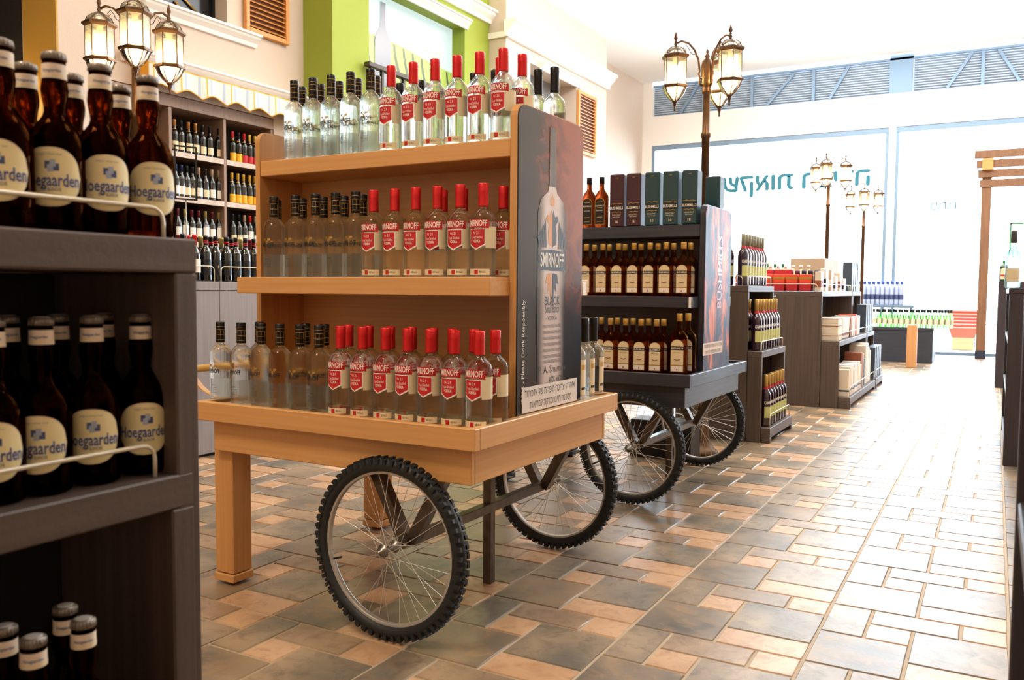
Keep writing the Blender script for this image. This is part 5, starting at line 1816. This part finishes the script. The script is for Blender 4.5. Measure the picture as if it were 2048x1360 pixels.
# ------------------------------------------------------------------ gondola of wine in front of the left wall
gd = thing('wine_gondola', 'grey laminate wine gondola behind the oak cart left end', 'display unit', (-3.616, 2.1, 0))
GYa, GYb = 1.0, 4.35
B = lambda n_, m_, x0, x1, y0, y1, z0, z1, bv=.003: (lambda bb: (bb.box(x0 + 3.616, x1 + 3.616, y0 - 2.1, y1 - 2.1, z0, z1, b=bv), bb.build(n_, m_, gd))[1])(MB())
ys = [GYa, 1.43, 2.40, 3.37, GYb]
for k in range(4):
    B('door_panel', GREYL, -3.64, -3.616, ys[k] + .002, ys[k + 1] - .002, .02, 1.135)
    B('top_board', GREYL, -4.25, -3.612, ys[k] + .002, ys[k + 1] - .002, 1.14, 1.200)
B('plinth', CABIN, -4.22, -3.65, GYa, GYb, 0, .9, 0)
B('side_panel', GREYL, -4.24, -3.642, GYa, GYa + .03, .02, 1.139)
b = MB()
for k in range(4):
    wire_rail(gd, (-3.632 + 3.616, ys[k] + .03 - 2.1, 0), (-3.632 + 3.616, ys[k + 1] - .03 - 2.1, 0), .105, 1.200)
seq = [(W_RED_CAP, 340, 'red-foil'), (WB, 366, 'black'), (W_RED_CAP, 390, 'red-foil'), (WB, 412, 'black'), (WB, 432, 'black'), (WB, 453, 'black'), (WB, 472, 'black'), (WB, 491, 'black'), (WB, 508, 'black')]
for i, (k, px, nm) in enumerate(seq):
    p = on(0, -3.685, px, 540)
    spawn(k, 'wine_bottle', (-3.685, p.y, 1.2006), PI / 2 - .35, '%s wine bottle in gondola front row, %s from left' % (nm, ORD[i]), 'bottle', 'wine bottles in front row on the gondola')
for i, px in enumerate((358, 377, 402, 422, 443, 463, 482, 500)):
    p = on(0, -3.79, px, 540)
    k = (W_BORDO, W_RED_CAP, W_SPIRAL, WB, W_SPIRAL, WB, W_SPIRAL, W_BORDO)[i]
    spawn(k, 'wine_bottle', (-3.79, p.y, 1.2006), PI / 2 - .35, 'wine bottle in gondola second row, %s from left' % ORD[i], 'bottle', 'wine bottles in second row on the gondola')
# sign holder frame on the gondola
p0 = on(0, -3.66, 372, 400)
sh = thing('sign_holder', 'empty black sign holder frame on a stem above gondola bottles', 'sign holder', (-3.66, p0.y, 1.2), -.35)
zt_, zb_ = on(0, -3.66, 372, 292).z - 1.2, p0.z - 1.2
b = MB()
w_ = .075
for q in ((-.006, .006, -w_, -w_ + .01, zb_, zt_), (-.006, .006, w_ - .01, w_, zb_, zt_), (-.006, .006, -w_, w_, zb_, zb_ + .01), (-.006, .006, -w_, w_, zt_ - .01, zt_)):
    b.box(*q)
b.build('frame', BLACKM, sh)
b = MB(); b.tube([(0, 0, zb_), (0, 0, .012)], .004, 6); b.build('stem', HUB, sh)
b = MB(); b.lathe([(.03, 0), (.03, .006), (.01, .014)], 12); b.build('base', BLACKM, sh)

# ------------------------------------------------------------------ wall wine cabinet
wc = thing('wine_cabinet', 'tall dark brown wall cabinet with lit shelf edges full of wine', 'cabinet', (-5.8, 3.1, 0))
B = lambda n_, m_, x0, x1, y0, y1, z0, z1, bv=.003: (lambda bb: (bb.box(x0 + 5.8, x1 + 5.8, y0 - 3.1, y1 - 3.1, z0, z1, b=bv), bb.build(n_, m_, wc))[1])(MB())
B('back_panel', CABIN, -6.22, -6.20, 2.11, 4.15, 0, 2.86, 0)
B('top_rail', CAB, -6.20, -5.79, 2.11, 4.15, 2.86, 2.97)
for y in (2.11, 2.805, 3.465, 4.115):
    B('upright', CAB, -6.20, -5.80, y, y + .035, 0, 2.86)
for z in (2.455, 2.030, 1.605, 1.18):
    for (a, c) in ((2.1455, 2.8045), (2.8405, 3.4645), (3.5005, 4.1145)):
        sb = B('shelf_board', CAB, -6.19, -5.815, a, c, z - .035, z)
        b = MB(); b.box(-5.8145 + 5.8, -5.798 + 5.8, a - 3.1, c - 3.1, z - .05, z); b.build('lit_edge', CABEDGE, wc)


def wrow(kinds, pxs, py, z, where, dx=0):
    for i, (k, px) in enumerate(zip(kinds, pxs)):
        p = on(0, -5.88 + dx, px, py)
        spawn(k, 'wine_bottle', (-5.88 + dx, p.y, z + .0006), PI / 2, 'wine bottle on cabinet %s, %s from left' % (where, ORD[i]), 'bottle', 'wine bottles on the cabinet ' + where)


A1, A2, A3, A4 = W_CREAM_GOLD, W_CREAM_DARK, W_CREAM_BLUE, W_CREAM_TAN
wrow((A1, A2, A1, A1, A2, A2, A2), (349, 362, 377, 391, 405, 419, 437), 290, 2.455, 'upper shelf middle bay')
wrow((W_YEL_RED, W_YEL_BLK, W_RED_RED, W_RED_YEL, W_RED_YEL, W_YEL_BLK), (465, 477, 488, 499, 510, 522), 300, 2.455, 'upper shelf right bay')
wrow((A3, A3, A2, A2, A4, A2, A4, A4), (352, 363, 374, 385, 398, 411, 424, 438), 385, 2.03, 'second shelf middle bay')
wrow((W_YEL_YEL,) * 6, (464, 476, 487, 499, 510, 522), 390, 2.03, 'second shelf right bay')
wrow((W_BORDO, W_SPIRAL, W_BORDO, W_BORDO, W_SPIRAL, W_BORDO, W_SPIRAL), (356, 370, 384, 397, 411, 424, 438), 470, 1.605, 'third shelf middle bay')
wrow((W_CREAM_DARK, W_CREAM_DARK, W_CREAM_TAN, W_RED_CAP, W_CREAM_TAN), (466, 478, 489, 500, 511), 470, 1.605, 'third shelf right bay')

# striped awning valance over the cabinet
aw = thing('striped_valance', 'scalloped white awning valance with orange and blue stripes over wine cabinet', 'awning', (-5.62, 2.45, 2.9))
AWW = mat('canvas_white', rgb(226, 214, 204), .8); AWO = mat('canvas_orange', rgb(240, 170, 50), .7); AWB = mat('canvas_blue', rgb(176, 188, 206), .8)
L_ = 2.1
def zlow(y):
    t = (y % .30) / .30
    return .045 + .055 * abs(math.sin(PI * (y % .30) / .30)) if True else 0
b = MB()
n = 140
cols = []
for k in range(n + 1):
    y = L_ * k / n
    wob = .012 * math.sin(y * 2 * PI / .30)
    z0 = zlow(y)
    cols.append([b.av((wob, y, z0)), b.av((wob, y, z0 + .012)), b.av((wob * .5, y, .262)), b.av((wob * .5, y, .275))])
for k in range(n):
    y = (L_ * (k + .5) / n) % .30
    s_ = 1 if (.010 < y < .022 or .045 < y < .057) else (2 if (.09 < y < .12 or .26 < y < .285) else 0)
    A_, B_ = cols[k], cols[k + 1]
    b.face((A_[0], B_[0], B_[1], A_[1]), 1, True)
    b.face((A_[1], B_[1], B_[2], A_[2]), s_, True)
    b.face((A_[2], B_[2], B_[3], A_[3]), 1, True)
va = b.build('valance_cloth', [AWW, AWO, AWB], aw)
sm = va.modifiers.new('thickness', 'SOLIDIFY'); sm.thickness = .003
b = MB(); b.prism([(-.18, .275), (.0, .275), (-.18, .30)], 1, 0, L_); b.build('valance_cap', AWW, aw)
b = MB(); b.poly([(-.18, 0, .275), (0, 0, .275), (0, 0, .06), (-.03, 0, .05), (-.10, 0, .09), (-.18, 0, .05)]); b.build('end_flap', AWO, aw)
